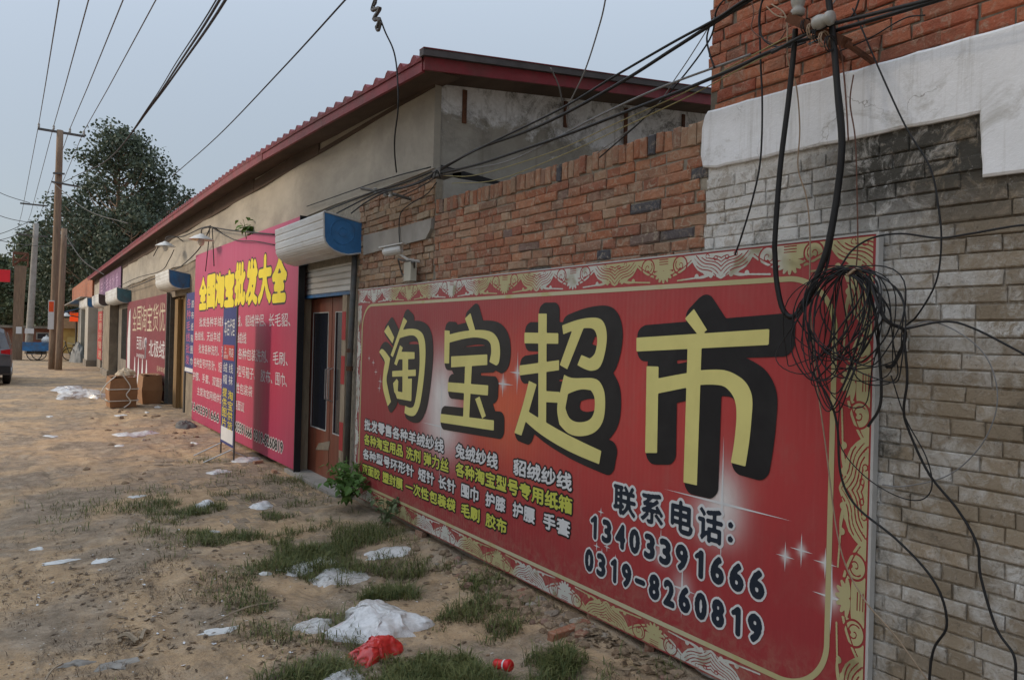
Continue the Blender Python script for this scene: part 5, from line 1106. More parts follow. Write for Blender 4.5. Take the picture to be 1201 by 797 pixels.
for (a, b) in (((x0, z0), (x0, z1)), ((x1, z0), (x1, z1)), ((x0, z1), (x1, z1)), ((x0, (z0+z1)/2), (x1, (z0+z1)/2)), ((x0, z0), (x1, z1))):
    for yy in (TY-.4, TY+.5): fr.tube([(a[0], yy, a[1]), (b[0], yy, b[1])], .04, 5)
put('frame', fr, m_rust, tw); put('notice', MB().box(A[0]+.15, A[1]-.05, TY-.33, TY-.305, onY(20, 391, TY).z, onY(20, 383, TY).z), m_print_white, tw)
rb = thing('light_box', 'plain bright red sign box at the left edge beside the tower', 'sign', (onY(3, 325, TY).x, TY, 5)); put('box', MB().box(onY(-14, 325, TY).x, onY(12, 325, TY).x, TY-.6, TY-.35, onY(6, 331, TY).z, onY(6, 317, TY).z), M('red sign box', (.65, .02, .03), .5, .1, 4), rb); put('frame', MB().box(onY(11, 325, TY).x, onY(13, 325, TY).x, TY-.5, TY-.4, onY(6, 333, TY).z, onY(6, 315, TY).z), m_iron, rb)

# ------------------------------------------------------------------ far buildings
m_far_brick = brick_mat('far orange brick', [(0, (.36, .13, .07)), (1, (.28, .1, .06))], smear=.5)
fb = thing('brick_house', 'low orange brick house behind the blue cart and poles', 'building', (4, 72, 0))
a_, b_ = onY(20, 384, 72), onY(75, 384, 72)
put('wall', MB().box(a_.x-6, b_.x+.6, 72, 76, -.3, onY(40, 385, 72).z), m_far_brick, fb); put('roof_slab', MB().box(a_.x-6.3, b_.x+.9, 71.7, 76.3, onY(40, 385, 72).z+.005, onY(40, 382, 72).z), m_wall_far, fb)
w0, w1 = onY(44, 391, 72), onY(56, 397, 72); wf = put('window', MB().box(w0.x-.1, w1.x+.1, 71.93, 71.99, w1.z-.1, w0.z+.1), m_concrete, fb); put('pane', MB().box(w0.x, w1.x, 71.90, 71.925, w1.z, w0.z), m_glass, wf)
ys2 = thing('yellow_building', 'small yellow ochre shop with tiled top beyond the poles', 'building', (7, 62, 0))
m_yel = M('ochre wall', (.5, .34, .11), .85, .2, 1.5, (.35, .2, .1), .5, .2)
a_, b_ = onY(73, 386, 62), onY(100, 386, 62); zt = onY(80, 385, 62).z
put('wall', MB().box(a_.x, b_.x+3, 62, 67, -.2, zt), m_yel, ys2); put('parapet', MB().box(a_.x-.1, b_.x+3, 61.8, 67, zt+.003, zt+.75), M('ochre tiled parapet', (.4, .26, .15), .85, .25, 3, (.25, .18, .12), .6, .4), ys2)
d0 = onY(79, 395, 62); put('door', MB().box(d0.x, d0.x+1.1, 61.95, 61.99, 0, d0.z), M('yellow door', (.55, .42, .16), .7, .1, 3), ys2)
gs = thing('light_box', 'orange red shop light box hanging in the trees near the yellow shop', 'sign', (5, 52, 3)); a_, b_ = onY(82, 366, 52), onY(92, 377, 52)
m_led, _n2, _b2 = new_mat('lit orange sign'); _b2.inputs['Base Color'].default_value = (.7, .05, .01, 1); _b2.inputs['Emission Color'].default_value = (1, .09, .02, 1); _b2.inputs['Emission Strength'].default_value = .35
put('box', MB().box(a_.x, b_.x, 52, 52.2, b_.z, a_.z), m_led, gs)
plain(gs, '超市', 0, 0, 0, 0, 1, 0, 1, m_print_bright) if False else None
V_, T_ = text_fit('超市', a_.x+.06, b_.x-.06, b_.z+.28, a_.z-.05); put('lettering', MB().add([(u, 51.99, v) for u, v in V_], [tuple(int(i) for i in t) for t in T_]), m_print_bright, gs)
put('pole', MB().tube([(b_.x-.1, 52.1, b_.z), (b_.x-.1, 52.1, -.1)], .05, 6), m_iron, gs)
aw = thing('awning', 'small blue awning over the last shop doorway', 'awning', (3, 50, 3)); a_ = onX(101, 358, 2.5)
put('sheet', MB().prism([(1.75, 47.0, 2.62), (3.3, 47.0, 3.15), (3.3, 47.0, 3.19), (1.75, 47.0, 2.66)], (0, 7, 0)), m_blue_tin, aw); put('strut', MB().tube([(1.8, 47.1, 2.6), (3.3, 47.1, 2.3)], .03, 5), m_iron, aw)
wl = thing('shop_awning_light', 'pale hanging lamp under the last awning', 'lamp', (2.0, 46.6, 2.6)); put('shade', MB().lathe((2.0, 46.6, 2.45), [(.05, .2), (.2, .05), (.22, 0), (.02, 0)], 12), m_white_plastic, wl); put('bracket', MB().tube([(2.0, 46.6, 2.6), (2.6, 46.6, 2.7)], .02, 5), m_iron, wl)

# ------------------------------------------------------------------ cargo tricycle
def wheel(parent, c, r, axis, m_t, tw_=.03, spokes=8):
    c = Vector(c); ax = Vector(axis).normalized(); a = ax.orthogonal().normalized(); b = ax.cross(a)
    w = put('wheel', MB().tube([c+(a*math.cos(t)+b*math.sin(t))*r for t in np.linspace(0, 2*math.pi, 25)], tw_, 6, False), m_t, parent, smooth=True)
    sm = MB()
    for k in range(spokes): t = 2*math.pi*k/spokes; sm.tube([c, c+(a*math.cos(t)+b*math.sin(t))*r], .005, 3)
    put('spokes', sm.tube([c-ax*.05, c+ax*.05], .03, 8), m_steel, w)
def tricycle():
    Y = 47.5; a_, b_ = onY(27, 401, Y), onY(57, 411, Y); g = 0.02
    t = thing('cargo_tricycle', 'blue cargo tricycle parked crossways behind the poles', 'tricycle', ((a_.x+b_.x)/2, Y, g)); zt, zb = a_.z, b_.z; xa, xb = a_.x, b_.x
    for nm, bx in (('bed_floor', (xa, xb, Y-.5, Y+.5, zb, zb+.04)), ('bed_side', (xa, xb, Y-.53, Y-.505, zb-.02, zt)), ('bed_side', (xa, xb, Y+.505, Y+.53, zb-.02, zt)), ('bed_side', (xa-.03, xa-.004, Y-.5, Y+.5, zb, zt)), ('bed_side', (xb+.004, xb+.03, Y-.5, Y+.5, zb, zt))): put(nm, MB().box(*bx), m_blue_tin, t)
    put('frame', MB().box(xa+.2, xb-.1, Y-.35, Y-.3, zb-.2, zb-.025).tube([(xb-.1, Y, zb-.1), (xb+.6, Y, .45), (xb+.8, Y, .9), (xb+.78, Y, 1.05)], .03, 6).tube([(xb+.8, Y, .9), (xb+1.0, Y, .35)], .025, 6), m_iron, t)
    rw = onY(44, 420, Y); wheel(t, (onY(40, 418, Y).x, Y-.45, .36), .34, (0, 1, 0), m_black, .025); wheel(t, (onY(46, 418, Y).x, Y+.45, .36), .34, (0, 1, 0), m_black, .025); wheel(t, (xb+1.0, Y, .36), .34, (0, 1, 0), m_black, .025)
    put('handlebar', MB().tube([(xb+.72, Y-.3, 1.08), (xb+.78, Y, 1.05), (xb+.72, Y+.3, 1.08)], .016, 6), m_steel, t); put('saddle', MB().prism([(xb+.1, Y-.1, .85), (xb+.42, Y-.04, .85), (xb+.42, Y+.04, .85), (xb+.1, Y+.1, .85)], (0, 0, .06)), m_print_black, t)
    s = thing('white_sack', 'white bundle lying at the right end of the blue cart bed', 'bundle', onY(55, 397, Y)); c = onY(54.5, 397, Y); put('sack', MB().lathe(c+Vector((0, 0, -.2)), [(.1, -.06), (.22, 0), (.24, .14), (.15, .28), (.03, .32)], 12), m_white_plastic, s, smooth=True); put('knot', MB().lathe(c+Vector((0, 0, .1)), [(.03, 0), (.06, .06), (.02, .1)], 8), m_white_plastic, s)
tricycle()
def bicycle():
    Y = 46.0; x = onY(84, 420, Y).x; t = thing('bicycle', 'old bicycle leaning near the yellow shop and grey tarpaulin', 'bicycle', (x, Y, 0)); ax = (1, .25, 0)
    wheel(t, (x, Y-.5, .36), .33, ax, m_black, .02); wheel(t, (x+.12, Y+.5, .36), .33, ax, m_black, .02)
    put('frame', MB().tube([(x, Y-.5, .36), (x+.03, Y-.3, .85), (x+.09, Y+.2, .8), (x+.06, Y+.05, .36), (x+.03, Y-.3, .8)], .018, 5).tube([(x+.09, Y+.2, .8), (x+.12, Y+.5, .36), (x+.06, Y+.05, .36)], .015, 5), m_rust, t)
    put('handlebar', MB().tube([(x-.25, Y-.3, 1.0), (x+.03, Y-.3, .98), (x+.3, Y-.26, 1.0)], .014, 5), m_steel, t); put('saddle', MB().box(x+.04, x+.16, Y+.1, Y+.36, .86, .92), m_print_black, t)
bicycle()
# grey tarpaulin heap
def crumple(name, label, cat, c, rx, ry, h, seed, m, n=46, rot=0.0, amp=1.0, folds=0, freq=3.0, ragged=.25):
    r = random.Random(seed); fl = [(r.uniform(0, 6.28), r.uniform(-.75, .75), r.uniform(.4, 1)*(1 if i < folds*.6 else .45)) for i in range(folds)]; sg = [r.choice((-1, 1)) for _ in fl]; vs = []; fs = []; ca, sa_ = math.cos(rot), math.sin(rot); ox, oy = seed*3.7, seed*1.9
    rings = n//2; seg_ = n
    for i in range(rings+1):
        q = i/rings
        for j in range(seg_):
            a = 2*math.pi*j/seg_; e = 1+ragged*(2*float(fbm(math.cos(a)*1.6+ox, math.sin(a)*1.6+oy, seed, 3))-1)*1.6+ragged*.5*(float(vnoise(math.cos(a)*5+ox, math.sin(a)*5+oy, seed+4))-.5)
            lx, ly = math.cos(a)*q*e, math.sin(a)*q*e
            f1 = 1-abs(2*float(fbm(lx*freq+ox, ly*freq+oy, seed+7, 3))-1)*1.9; f2 = 1-abs(2*float(fbm(lx*freq*2.3-oy, ly*freq*2.3+ox, seed+9, 2))-1)*1.6
            f3 = 1-abs(2*float(fbm(lx*freq*5+oy, ly*freq*3-ox, seed+13, 2))-1)*2; rad_ = abs(math.sin(a*2.5+seed+1.8*float(fbm(lx*2+ox, ly*2, seed+3, 2))*3)); z = h*(max(0, 1-q**1.9)**.75)*(.70+.22*f1+.08*rad_)+h*.10*f2*amp*(1-q**6)+.004
            if folds:
                fz = 0
                for (fa, fc, fw), s_ in zip(fl, sg):
                    dd_ = lx*math.cos(fa)+ly*math.sin(fa)-fc; fz += s_*fw*max(0, .5-abs(dd_))*.62
                z = h*max(0, 1-q**2)**.8*(.66+.62*fz)+.035*h*f2*(1-q**4)+.004+.012*max(0, fz)*(1-q**8)
            wx = rx*lx+.5*rx*(float(fbm(lx*3+5, ly*3, seed, 3))-.5); wy = ry*ly+.5*ry*(float(fbm(lx*3, ly*3+9, seed, 3))-.5)
            X_, Y_ = c[0]+wx*ca-wy*sa_, c[1]+wx*sa_+wy*ca
            vs.append((X_, Y_, gh(X_, Y_)+max(z, .003)))
    fs = [(i*seg_+j, (i+1)*seg_+j, (i+1)*seg_+(j+1) % seg_, i*seg_+(j+1) % seg_) for i in range(rings) for j in range(seg_)]
    o = put(name, MB().add(vs, fs), m, smooth=True); return tag(o, label, cat)
m_tarp = M('grey tarpaulin', (.2, .2, .19), .7, .2, 3, None, 0, .3)
c = onG(94, 424); crumple('tarpaulin', 'heap covered with a grey tarpaulin beside the far bicycle', 'tarpaulin', (2.6, 45.6), .45, 1.2, 1.15, 31, m_tarp, ragged=.1, freq=1.5)
def bag_mat(name, c, tr=.45, rough=.35):
    m, nt, bs = new_mat(name); P = pos(nt); col = ramp(nt, noise(nt, P, 30, 5, .7), [(.3, tuple(x*.85 for x in c)), (.7, c)])
    nt.links.new(col, bs.inputs['Base Color']); bs.inputs['Roughness'].default_value = rough; bs.inputs['Specular IOR Level'].default_value = .9; bs.inputs['Coat Weight'].default_value = .6; bs.inputs['Coat Roughness'].default_value = .12
    tp = node(nt, 'ShaderNodeBsdfTransparent'); tl = node(nt, 'ShaderNodeBsdfTranslucent'); nt.links.new(col, tl.inputs[0]); mx1 = node(nt, 'ShaderNodeMixShader'); mx1.inputs[0].default_value = .22
    nt.links.new(bs.outputs[0], mx1.inputs[1]); nt.links.new(tl.outputs[0], mx1.inputs[2]); mx2 = node(nt, 'ShaderNodeMixShader')
    lw = node(nt, 'ShaderNodeLayerWeight'); lw.inputs['Blend'].default_value = .35; fm = node(nt, 'ShaderNodeMath', operation='SUBTRACT'); fm.inputs[0].default_value = 1.0; nt.links.new(lw.outputs['Facing'], fm.inputs[1])
    f = math_(nt, 'MULTIPLY', fm.outputs[0], ramp(nt, noise(nt, P, 11, 6, .75, 2), [(.35, (min(.98, tr*1.8),)*3), (.6, (tr*.6,)*3)])); nt.links.new(f, mx2.inputs[0]); nt.links.new(mx1.outputs[0], mx2.inputs[1]); nt.links.new(tp.outputs[0], mx2.inputs[2]); nt.links.new(mx2.outputs[0], nt.nodes['Material Output'].inputs[0])
    vo = node(nt, 'ShaderNodeTexVoronoi', feature='DISTANCE_TO_EDGE'); vo.inputs['Scale'].default_value = 9; nv = node(nt, 'ShaderNodeVectorMath', operation='ADD'); nn_ = node(nt, 'ShaderNodeTexNoise'); nn_.inputs['Scale'].default_value = 14; nt.links.new(P, nn_.inputs['Vector'])
    sc_ = node(nt, 'ShaderNodeVectorMath', operation='SCALE'); sc_.inputs['Scale'].default_value = .09; nt.links.new(nn_.outputs['Color'], sc_.inputs[0]); nt.links.new(P, nv.inputs[0]); nt.links.new(sc_.outputs[0], nv.inputs[1]); nt.links.new(nv.outputs[0], vo.inputs['Vector'])
    bump(nt, bs, math_(nt, 'ADD', vo.outputs['Distance'], math_(nt, 'MULTIPLY', noise(nt, P, 30, 4, .7, 1.5), .25)), .35, .012); return m
m_bag = bag_mat('thin white plastic film', (.96, .96, .96), .26, .2); m_bagc = bag_mat('clear grey plastic film', (.88, .88, .87), .6); m_bagr = bag_mat('red plastic film', (.85, .035, .03), .15)
def G(px, py): p = onG(px, py, .03); return (p.x, p.y)
crumple('plastic_bag', 'large crumpled white plastic bag touching the red one in the foreground', 'bag', G(440, 727), .29, .24, .19, 41, m_bag, folds=8, rot=-.6, n=84, ragged=.35)
crumple('plastic_bag', 'bright red plastic bag in front of the large white one', 'bag', G(439, 757), .16, .12, .16, 42, m_bagr, folds=8, rot=.3, n=64, ragged=.35)
crumple('plastic_bag', 'clear greyish plastic bag left of the big white one', 'bag', G(368, 724), .11, .1, .07, 43, m_bagc, folds=8, n=50)
crumple('plastic_bag', 'crumpled dull clear bag below the red bag at frame bottom', 'bag', G(402, 790), .13, .11, .08, 44, m_bagc, folds=8, n=50)
crumple('plastic_bag', 'thin white bag nearest the leafy weed on the grass', 'bag', G(365, 656), .25, .14, .04, 45, m_bag, folds=8, rot=.4, n=56)
crumple('plastic_bag', 'flat translucent bag just below the thin white one', 'bag', G(400, 669), .23, .16, .035, 46, m_bagc, folds=8, rot=.2, n=56)
crumple('plastic_bag', 'small white bag beside the banner foot near brick rubble', 'bag', G(455, 645), .17, .12, .035, 47, m_bag, folds=8, rot=-.3, n=50)
crumple('plastic_bag', 'round balled white bag on the left grass strip', 'bag', G(240, 589), .1, .1, .08, 48, m_bag, folds=8, n=44, ragged=.12)
crumple('plastic_bag', 'balled translucent bag on the paving near the grass', 'bag', G(308, 591), .12, .12, .08, 49, m_bag, folds=8, n=44, ragged=.12)
crumple('plastic_bag', 'small white bag at the legs of the standing sign', 'bag', G(257, 551), .14, .12, .05, 50, m_bag, folds=8, n=40)
crumple('plastic_bag', 'pale film strip on the lit earth left of the magenta banner', 'bag', G(160, 507), .22, .4, .04, 51, m_bag, n=40, rot=-1.2)
crumple('plastic_bag', 'grey white bag under the lower edge of the magenta banner', 'bag', G(290, 537), .2, .2, .06, 52, m_bag, folds=8, n=40)
crumple('plastic_bag', 'grey plastic heap on the road before the far poles', 'bag', G(95, 462), .55, 1.1, .16, 53, m_bagc, n=48, ragged=.4)
crumple('plastic_bag', 'second pale plastic heap right of the grey one', 'bag', G(82, 457), .4, 1.0, .12, 54, m_bag, n=48, ragged=.4)
crumple('rubber_tray', 'dark crushed tray lying at the left foot of the magenta banner', 'tray', G(216, 499), .18, .35, .1, 55, m_iron, n=36)
for i, (px, py, l) in enumerate(((43, 638, 'white paper scrap at the far left of the open earth'), (120, 656, 'bright white paper scrap in the middle of the open earth'), (72, 655, 'faint white paper scrap beside the brighter one'), (58, 486, 'pale paper strip on the sunlit road'), (140, 520, 'white scrap on sunlit earth before the magenta banner'), (140, 485, 'white paper scrap before the cardboard bales'), (172, 482, 'white paper pile beside the right bale'), (185, 476, 'crumpled white paper at the maroon sign foot'), (60, 510, 'long pale strip on sunlit earth'), (228, 516, 'white bent stick-like scrap beside the banner'),
        (90, 772, 'grey stone-like scrap in the lower left foreground'), (135, 774, 'flat grey scrap right of the lower left one'), (312, 668, 'small white flake at the grass edge'), (160, 579, 'pale scrap on the left of the grass strip'), (255, 732, 'greenish scrap on bare earth'), (250, 618, 'white chip in the middle of the grass'))):
    crumple('paper_scrap', l, 'litter', G(px, py), .05+.03*(i % 3), .04+.02*(i % 2)+(.1 if py < 530 else 0), .018, 60+i, m_white_plastic if i not in (10, 11) else m_concrete, n=20, ragged=.45)
# soda can
cn = thing('drink_can', 'crushed red drink can in the grass at the bottom of the frame', 'can', (*G(590, 786), .04)); c = Vector((*G(590, 786), .06)); ax = Vector((.25, -.9, .25)).normalized()
put('can_body', MB().tube([c-ax*.055, c-ax*.05, c-ax*.01, c+ax*.045, c+ax*.055], [.024, .031, .027, .032, .026], 16), M('red can paint', (.6, .015, .02), .3, .1, 20, None, 0, 0), cn, smooth=True)
put('can_lid', MB().tube([c-ax*.058, c-ax*.0555], [.022, .024], 16), m_steel, cn); put('band', MB().tube([c+ax*.012, c+ax*.018, c+ax*.024], [.0305, .0315, .0315], 16, False), m_print_white, cn)
# bricks and rubble at the board foot
rb_m = brick_meshes(.22, .05, .1, 3, 900, m_redbrick)
for i, (px, py, l, ro, s) in enumerate(((662, 750, 'whole red brick lying flat before the banner foot', .5, 1), (762, 768, 'broken red brick half by the banner lower edge', 1.1, .62), (494, 632, 'brick stub behind the small white bag', 2.0, .5), (303, 541, 'brick end lying right of the grey white bag', .6, .6), (322, 552, 'dark red brick piece near the magenta banner corner', 1.9, .5), (733, 722, 'pale brick fragment among rubble below the banner', .2, .6), (700, 735, 'dusty brick fragment beside the whole brick', 2.5, .5))):
    g_ = G(px, py); me = rb_m[i % 3]; o = bpy.data.objects.new('brick', me); COL.objects.link(o); o.location = (g_[0], g_[1], gh(*g_)+.045); o.rotation_euler = (0, 1.45+.1*i % .2, ro+1.2); o.scale = (s if s < 1 else 1, s, 1); tag(o, l, 'brick', None)
def rubble(name, label, n, area, smin, smax, m, seed):
    r = random.Random(seed); mb = MB()
    for i in range(n):
        px, py = area(r); g_ = G(px, py)
        if g_[0] > 2.9 and g_[1] < 7.3: continue
        if float(fbm(g_[0]*1.4, g_[1]*1.1, 61, 3)) < .52 and r.random() < .85: continue
        s = r.uniform(smin, smax)*(r.random()**1.5+.4); k = 6; vs = []
        for a in range(k): t = 2*math.pi*a/k; vs.append((g_[0]+s*math.cos(t)*r.uniform(.7, 1.2), g_[1]+s*math.sin(t)*r.uniform(.6, 1.1), gh(*g_)-.006+s*.05))
        z_ = gh(*g_)+s*r.uniform(.45, .85); up = [(v[0]*.45+g_[0]*.55+r.uniform(-.2, .2)*s, v[1]*.45+g_[1]*.55, z_+r.uniform(-.12, .12)*s) for v in vs]
        mid = [(v[0]*1.04-g_[0]*.04, v[1]*1.04-g_[1]*.04, gh(*g_)+s*r.uniform(.2, .4)) for v in vs]
        mb.add(vs+mid+up, [(a, (a+1) % k, k+(a+1) % k, k+a) for a in range(k)]+[(k+a, k+(a+1) % k, 2*k+(a+1) % k, 2*k+a) for a in range(k)]+[tuple(range(2*k, 3*k))])
    tag(put(name, mb, m), label, 'rubble', kind='stuff')
def chips(name, label, n, area, m, seed, s0, s1):
    r = random.Random(seed); mb = MB()
    for i in range(n):
        g_ = G(*area(r))
        if g_[0] > 2.9 and g_[1] < 7.3: continue
        if float(fbm(g_[0]*1.3, g_[1]*1.0, 63, 3)) < .53 and r.random() < .85: continue
        s = r.uniform(s0, s1); a = r.uniform(0, 6.28); z = gh(*g_)+.006; q = [(1, 0), (.3, .45), (-.8, .3), (-1, -.2), (-.1, -.5)]
        mb.add([(g_[0]+s*(x*math.cos(a)-y*math.sin(a)), g_[1]+s*(x*math.sin(a)+y*math.cos(a)), z+r.uniform(0, .5)*s) for x, y in q], [(0, 1, 4), (1, 2, 3, 4)])
    tag(put(name, mb, m), label, 'litter', kind='stuff')
m_stone = brick_mat('mixed rubble', [(0, (.3, .2, .12)), (.4, (.38, .28, .19)), (.7, (.24, .17, .11)), (.85, (.45, .4, .33)), (1, (.34, .14, .09))], mortar=(.42, .3, .19), smear=.8)
def along_board(r):
    t = r.random()**.8; px = 500+t*310; py = 624+t*162+r.uniform(-4, 22)-r.random()*0; return px-r.random()*40, py+r.random()*10
rubble('rubble', 'broken stones and mortar crumbs along the foot of the red banner', 700, along_board, .012, .05, m_stone, 1)
chips('paper_bits', 'tiny pale scraps of paper and plastic on the earth', 420, lambda r: (r.uniform(0, 620), 455+330*r.random()**.9), m_print_white, 15, .004, .016)
rubble('pebbles', 'scattered pebbles and clods over the open earth', 1500, lambda r: (r.uniform(-5, 700), 470+330*r.random()**.8), .004, .014, m_stone, 2)
rubble('rubble', 'stones and litter strip before the far shops', 200, lambda r: (r.uniform(95, 330), 452+max(0, r.gauss(0, 1))*30+r.random()*60), .02, .06, m_stone, 3)

# ------------------------------------------------------------------ paving bricks before the door
pv = thing('pavement', None, None, (2.3, 9, 0))
pv['kind'] = 'structure'
m_paver = brick_mat('dusty paving brick', [(0, (.36, .28, .19)), (.5, (.44, .34, .24)), (1, (.3, .235, .17))], mortar=(.42, .31, .2), smear=.8)
pms = []
r6 = random.Random(9)
for k in range(6):
    a, b = .118, .058; j = lambda: r6.uniform(-.003, .003)
    vs = [(-a+j(), -b+j(), 0), (a+j(), -b+j(), 0), (a+j(), b+j(), 0), (-a+j(), b+j(), 0), (-a+.008, -b+.008, .012+j()), (a-.008, -b+.008, .012+j()), (a-.008, b-.008, .012+j()), (-a+.008, b-.008, .012+j())]
    vs += [(x, y, -.04) for x, y, z in vs[:4]]
    me = MB().add(vs, [(4, 5, 6, 7), (0, 1, 5, 4), (1, 2, 6, 5), (2, 3, 7, 6), (3, 0, 4, 7), (8, 9, 1, 0), (9, 10, 2, 1), (10, 11, 3, 2), (11, 8, 0, 3)]).mesh('brick'); me.materials.append(m_paver); pms.append(me)
cnt = 0; yy = 6.75; rw = 0
while yy < 11.1:
    xx = 1.55+(rw % 2)*.06
    while xx < 2.80:
        den = float(fbm(xx*1.5, yy*1.1, 77, 3))
        edge = min((xx-1.5)/.5, (yy-6.6)/.7, (11.2-yy)/.8, 1)
        if den*1.25+.35*edge > .68 and cnt < 300:
            o = bpy.data.objects.new('brick', r6.choice(pms)); COL.objects.link(o); o.parent = pv
            o.location = (xx-2.3, yy-9, gh(xx, yy)-.006+r6.uniform(-.008, .006)); o.rotation_euler = (r6.gauss(0, .03), r6.gauss(0, .03), math.pi/2+r6.gauss(0, .02)); cnt += 1
        xx += .127
    yy += .25; rw += 1

# ------------------------------------------------------------------ cardboard bales with rope
def bale(label, x0, x1, y0, y1, h, rope=True, rot=0.0, group=None):
    t = thing('cardboard_bale', label, 'bale', ((x0+x1)/2, (y0+y1)/2, 0), group); z0 = .02
    b = [(x0, y0), (x1, y0+.05), (x1+.02, y1), (x0-.03, y1-.04)]; bul = .03
    vs = [(x, y, z0) for x, y in b]+[(x+(-bul if x < (x0+x1)/2 else bul), y+(-bul if y < (y0+y1)/2 else bul), h*.5) for x, y in b]+[(x, y, h+(.02 if i % 2 else -.02)) for i, (x, y) in enumerate(b)]
    put('carton', MB().add(vs, [(i, (i+1) % 4, 4+(i+1) % 4, 4+i) for i in range(4)]+[(4+i, 4+(i+1) % 4, 8+(i+1) % 4, 8+i) for i in range(4)]+[(8, 9, 10, 11)]), m_card, t)
    put('flap', MB().box(x0+.01, x0+(x1-x0)*.48, y0+.02, y1-.05, h+.024, h+.032), m_card, t); put('flap', MB().box(x0+(x1-x0)*.52, x1-.01, y0+.03, y1-.05, h+.026, h+.035), m_card, t)
    if rope:
        rr = MB(); e = .045
        for z_ in (.17, h*.62): rr.tube([(x0-e, y0-e, z_), (x1+e, y0-e+.04, z_+.01), (x1+e+.02, y1+e, z_), (x0-e, y1+e, z_-.01), (x0-e, y0-e, z_)], .011, 5)
        xm_ = (x0+x1)/2+.08; rr.tube(catmull([(xm_-.1, y0-.05, h+.05), (xm_+.05, y0-e-.01, h*.7), (xm_-.03, y0-e-.02, h*.45), (xm_+.06, y0-e-.01, h*.22), (xm_-.08, y0-e-.06, .02)], 6), .013, 5)
        rr.tube(catmull([(x0+.1, y0, h+.04), (x0-.12, y0-.05, h*.75), (x0-.2, y0-.02, h*.4), (x0-.03, y0-.05, .16)], 6), .012, 5); put('rope', rr, m_rope, t)
    return t
bale('roped cardboard bale left of the maroon sign with papers on top', onG(127, 477).x, onG(158, 477).x, 18.75, 19.35, .70)
bale('plain brown carton standing right behind the roped bale', onG(158, 473).x+.12, 2.86, 19.45, 20.1, .70, rope=False)
crumple('paper_heap', 'crumpled cream paper and string heap on top of the roped bale', 'paper', (2.02, 19.05), .2, .2, .16, 70, M('cream paper', (.5, .4, .28), .8, .15, 9), n=36).location = (0, 0, .74)

# ------------------------------------------------------------------ car at the left edge
def car():
    Y = 27.0; xr = onY(13, 420, Y).x; w = 1.8; xl = xr-w; xc = (xl+xr)/2
    t = thing('parked_car', 'silver grey car with red tail lamp half cut by the left edge', 'car', (xc, Y+2.2, 0)); m_paint = M('silver grey paint', (.07, .072, .08), .35, .05, 4, (.2, .17, .13), .3, 0, metal=.1, spec=.4)
    prof = [(0, .42), (-.02, .62), (.02, .95), (.10, 1.08), (.18, 1.12), (.55, 1.66), (.9, 1.76), (2.2, 1.78), (2.9, 1.70), (3.6, 1.16), (4.5, 1.0), (4.75, .8), (4.8, .4)]
    secs = [(-1, .72, 0), (-.97, .86, .0), (-.5, .98, 0), (0, 1, 0), (.5, .98, 0), (.97, .86, 0), (1, .72, 0)]
    vs = []; n = len(prof); K = 9
    for (y, z) in prof:
        top = z; hw = w/2*(1 if z < 1.15 else 1-.18*(z-1.15)/.6)
        zs = [.32, .5, min(top*.8, .9), top*.96, top]; xs = [hw*.97, hw, hw, hw*.97 if z < 1.2 else hw*.93, hw*.7]
        ring = [(xc-x, Y+y+.05*(abs(x)/hw)**3*(1 if y < 1 else -1), zz) for x, zz in zip(xs, zs)]+[(xc+x, Y+y+.05*(abs(x)/hw)**3*(1 if y < 1 else -1), zz) for x, zz in list(zip(xs, zs))[::-1]]
        vs += ring
    m_ = 10; fs = [(i*m_+j, (i+1)*m_+j, (i+1)*m_+j+1, i*m_+j+1) for i in range(n-1) for j in range(m_-1)]+[(i*m_+m_-1, (i+1)*m_+m_-1, (i+1)*m_, i*m_) for i in range(n-1)]+[tuple(range(m_)), tuple(range((n-1)*m_, n*m_))[::-1]]
    put('body', MB().add(vs, fs), m_paint, t, smooth=False)
    put('rear_window', MB().add([(xc-.62, Y+.20, 1.17), (xc+.62, Y+.20, 1.17), (xc+.52, Y+.52, 1.63), (xc-.52, Y+.52, 1.63)], [(0, 1, 2, 3)]).prism([(xc-.62, Y+.19, 1.17), (xc+.62, Y+.19, 1.17), (xc+.52, Y+.51, 1.63), (xc-.52, Y+.51, 1.63)], (0, -.01, .005)), m_glass, t)
    for s in (-1, 1):
        x = xc+s*w/2; put('side_window', MB().prism([(x-s*.03, Y+.6, 1.2), (x-s*.03, Y+3.3, 1.2), (x-s*.14, Y+2.7, 1.62), (x-s*.14, Y+.85, 1.62)], (s*.012, 0, 0)), m_glass, t)
        put('tail_light', MB().prism([(x-s*.02, Y-.01, .95), (x-s*.26, Y-.035, .98), (x-s*.26, Y-.035, 1.08), (x-s*.02, Y+.0, 1.12)], (0, -.02, 0)).prism([(x+s*.005, Y+.0, .95), (x+s*.005, Y+.25, 1.02), (x+s*.005, Y+.2, 1.12), (x+s*.005, Y+.0, 1.12)], (s*.01, 0, 0)), M('tail lamp red', (.4, .01, .015), .2, .1, 10, None, 0, 0) if s < 0 else bpy.data.materials['tail lamp red'], t)
        for yy in (.85, 3.9):
            wh = put('wheel', MB().lathe((x-s*.11-.11, Y+yy, .33), [(.24, 0), (.32, .02), (.33, .06), (.33, .16), (.32, .2), (.24, .22)], 22, 'x'), m_black, t, smooth=True)
            put('rim', MB().lathe((x-s*.005 if s > 0 else x-.02+.005, Y+yy, .33), [(.2, 0), (.2, .02)], 14, 'x'), m_steel, wh)
    put('bumper', MB().box(xl+.02, xr-.02, Y-.09, Y-.005, .38, .6), m_print_black, t); put('exhaust', MB().tube([(xl+.4, Y-.1, .32), (xl+.4, Y+.3, .32)], .03, 8), m_steel, t)
    put('plate', MB().box(xc-.22, xc+.22, Y-.05, Y-.03, .72, .86), m_print_white, t)
car()

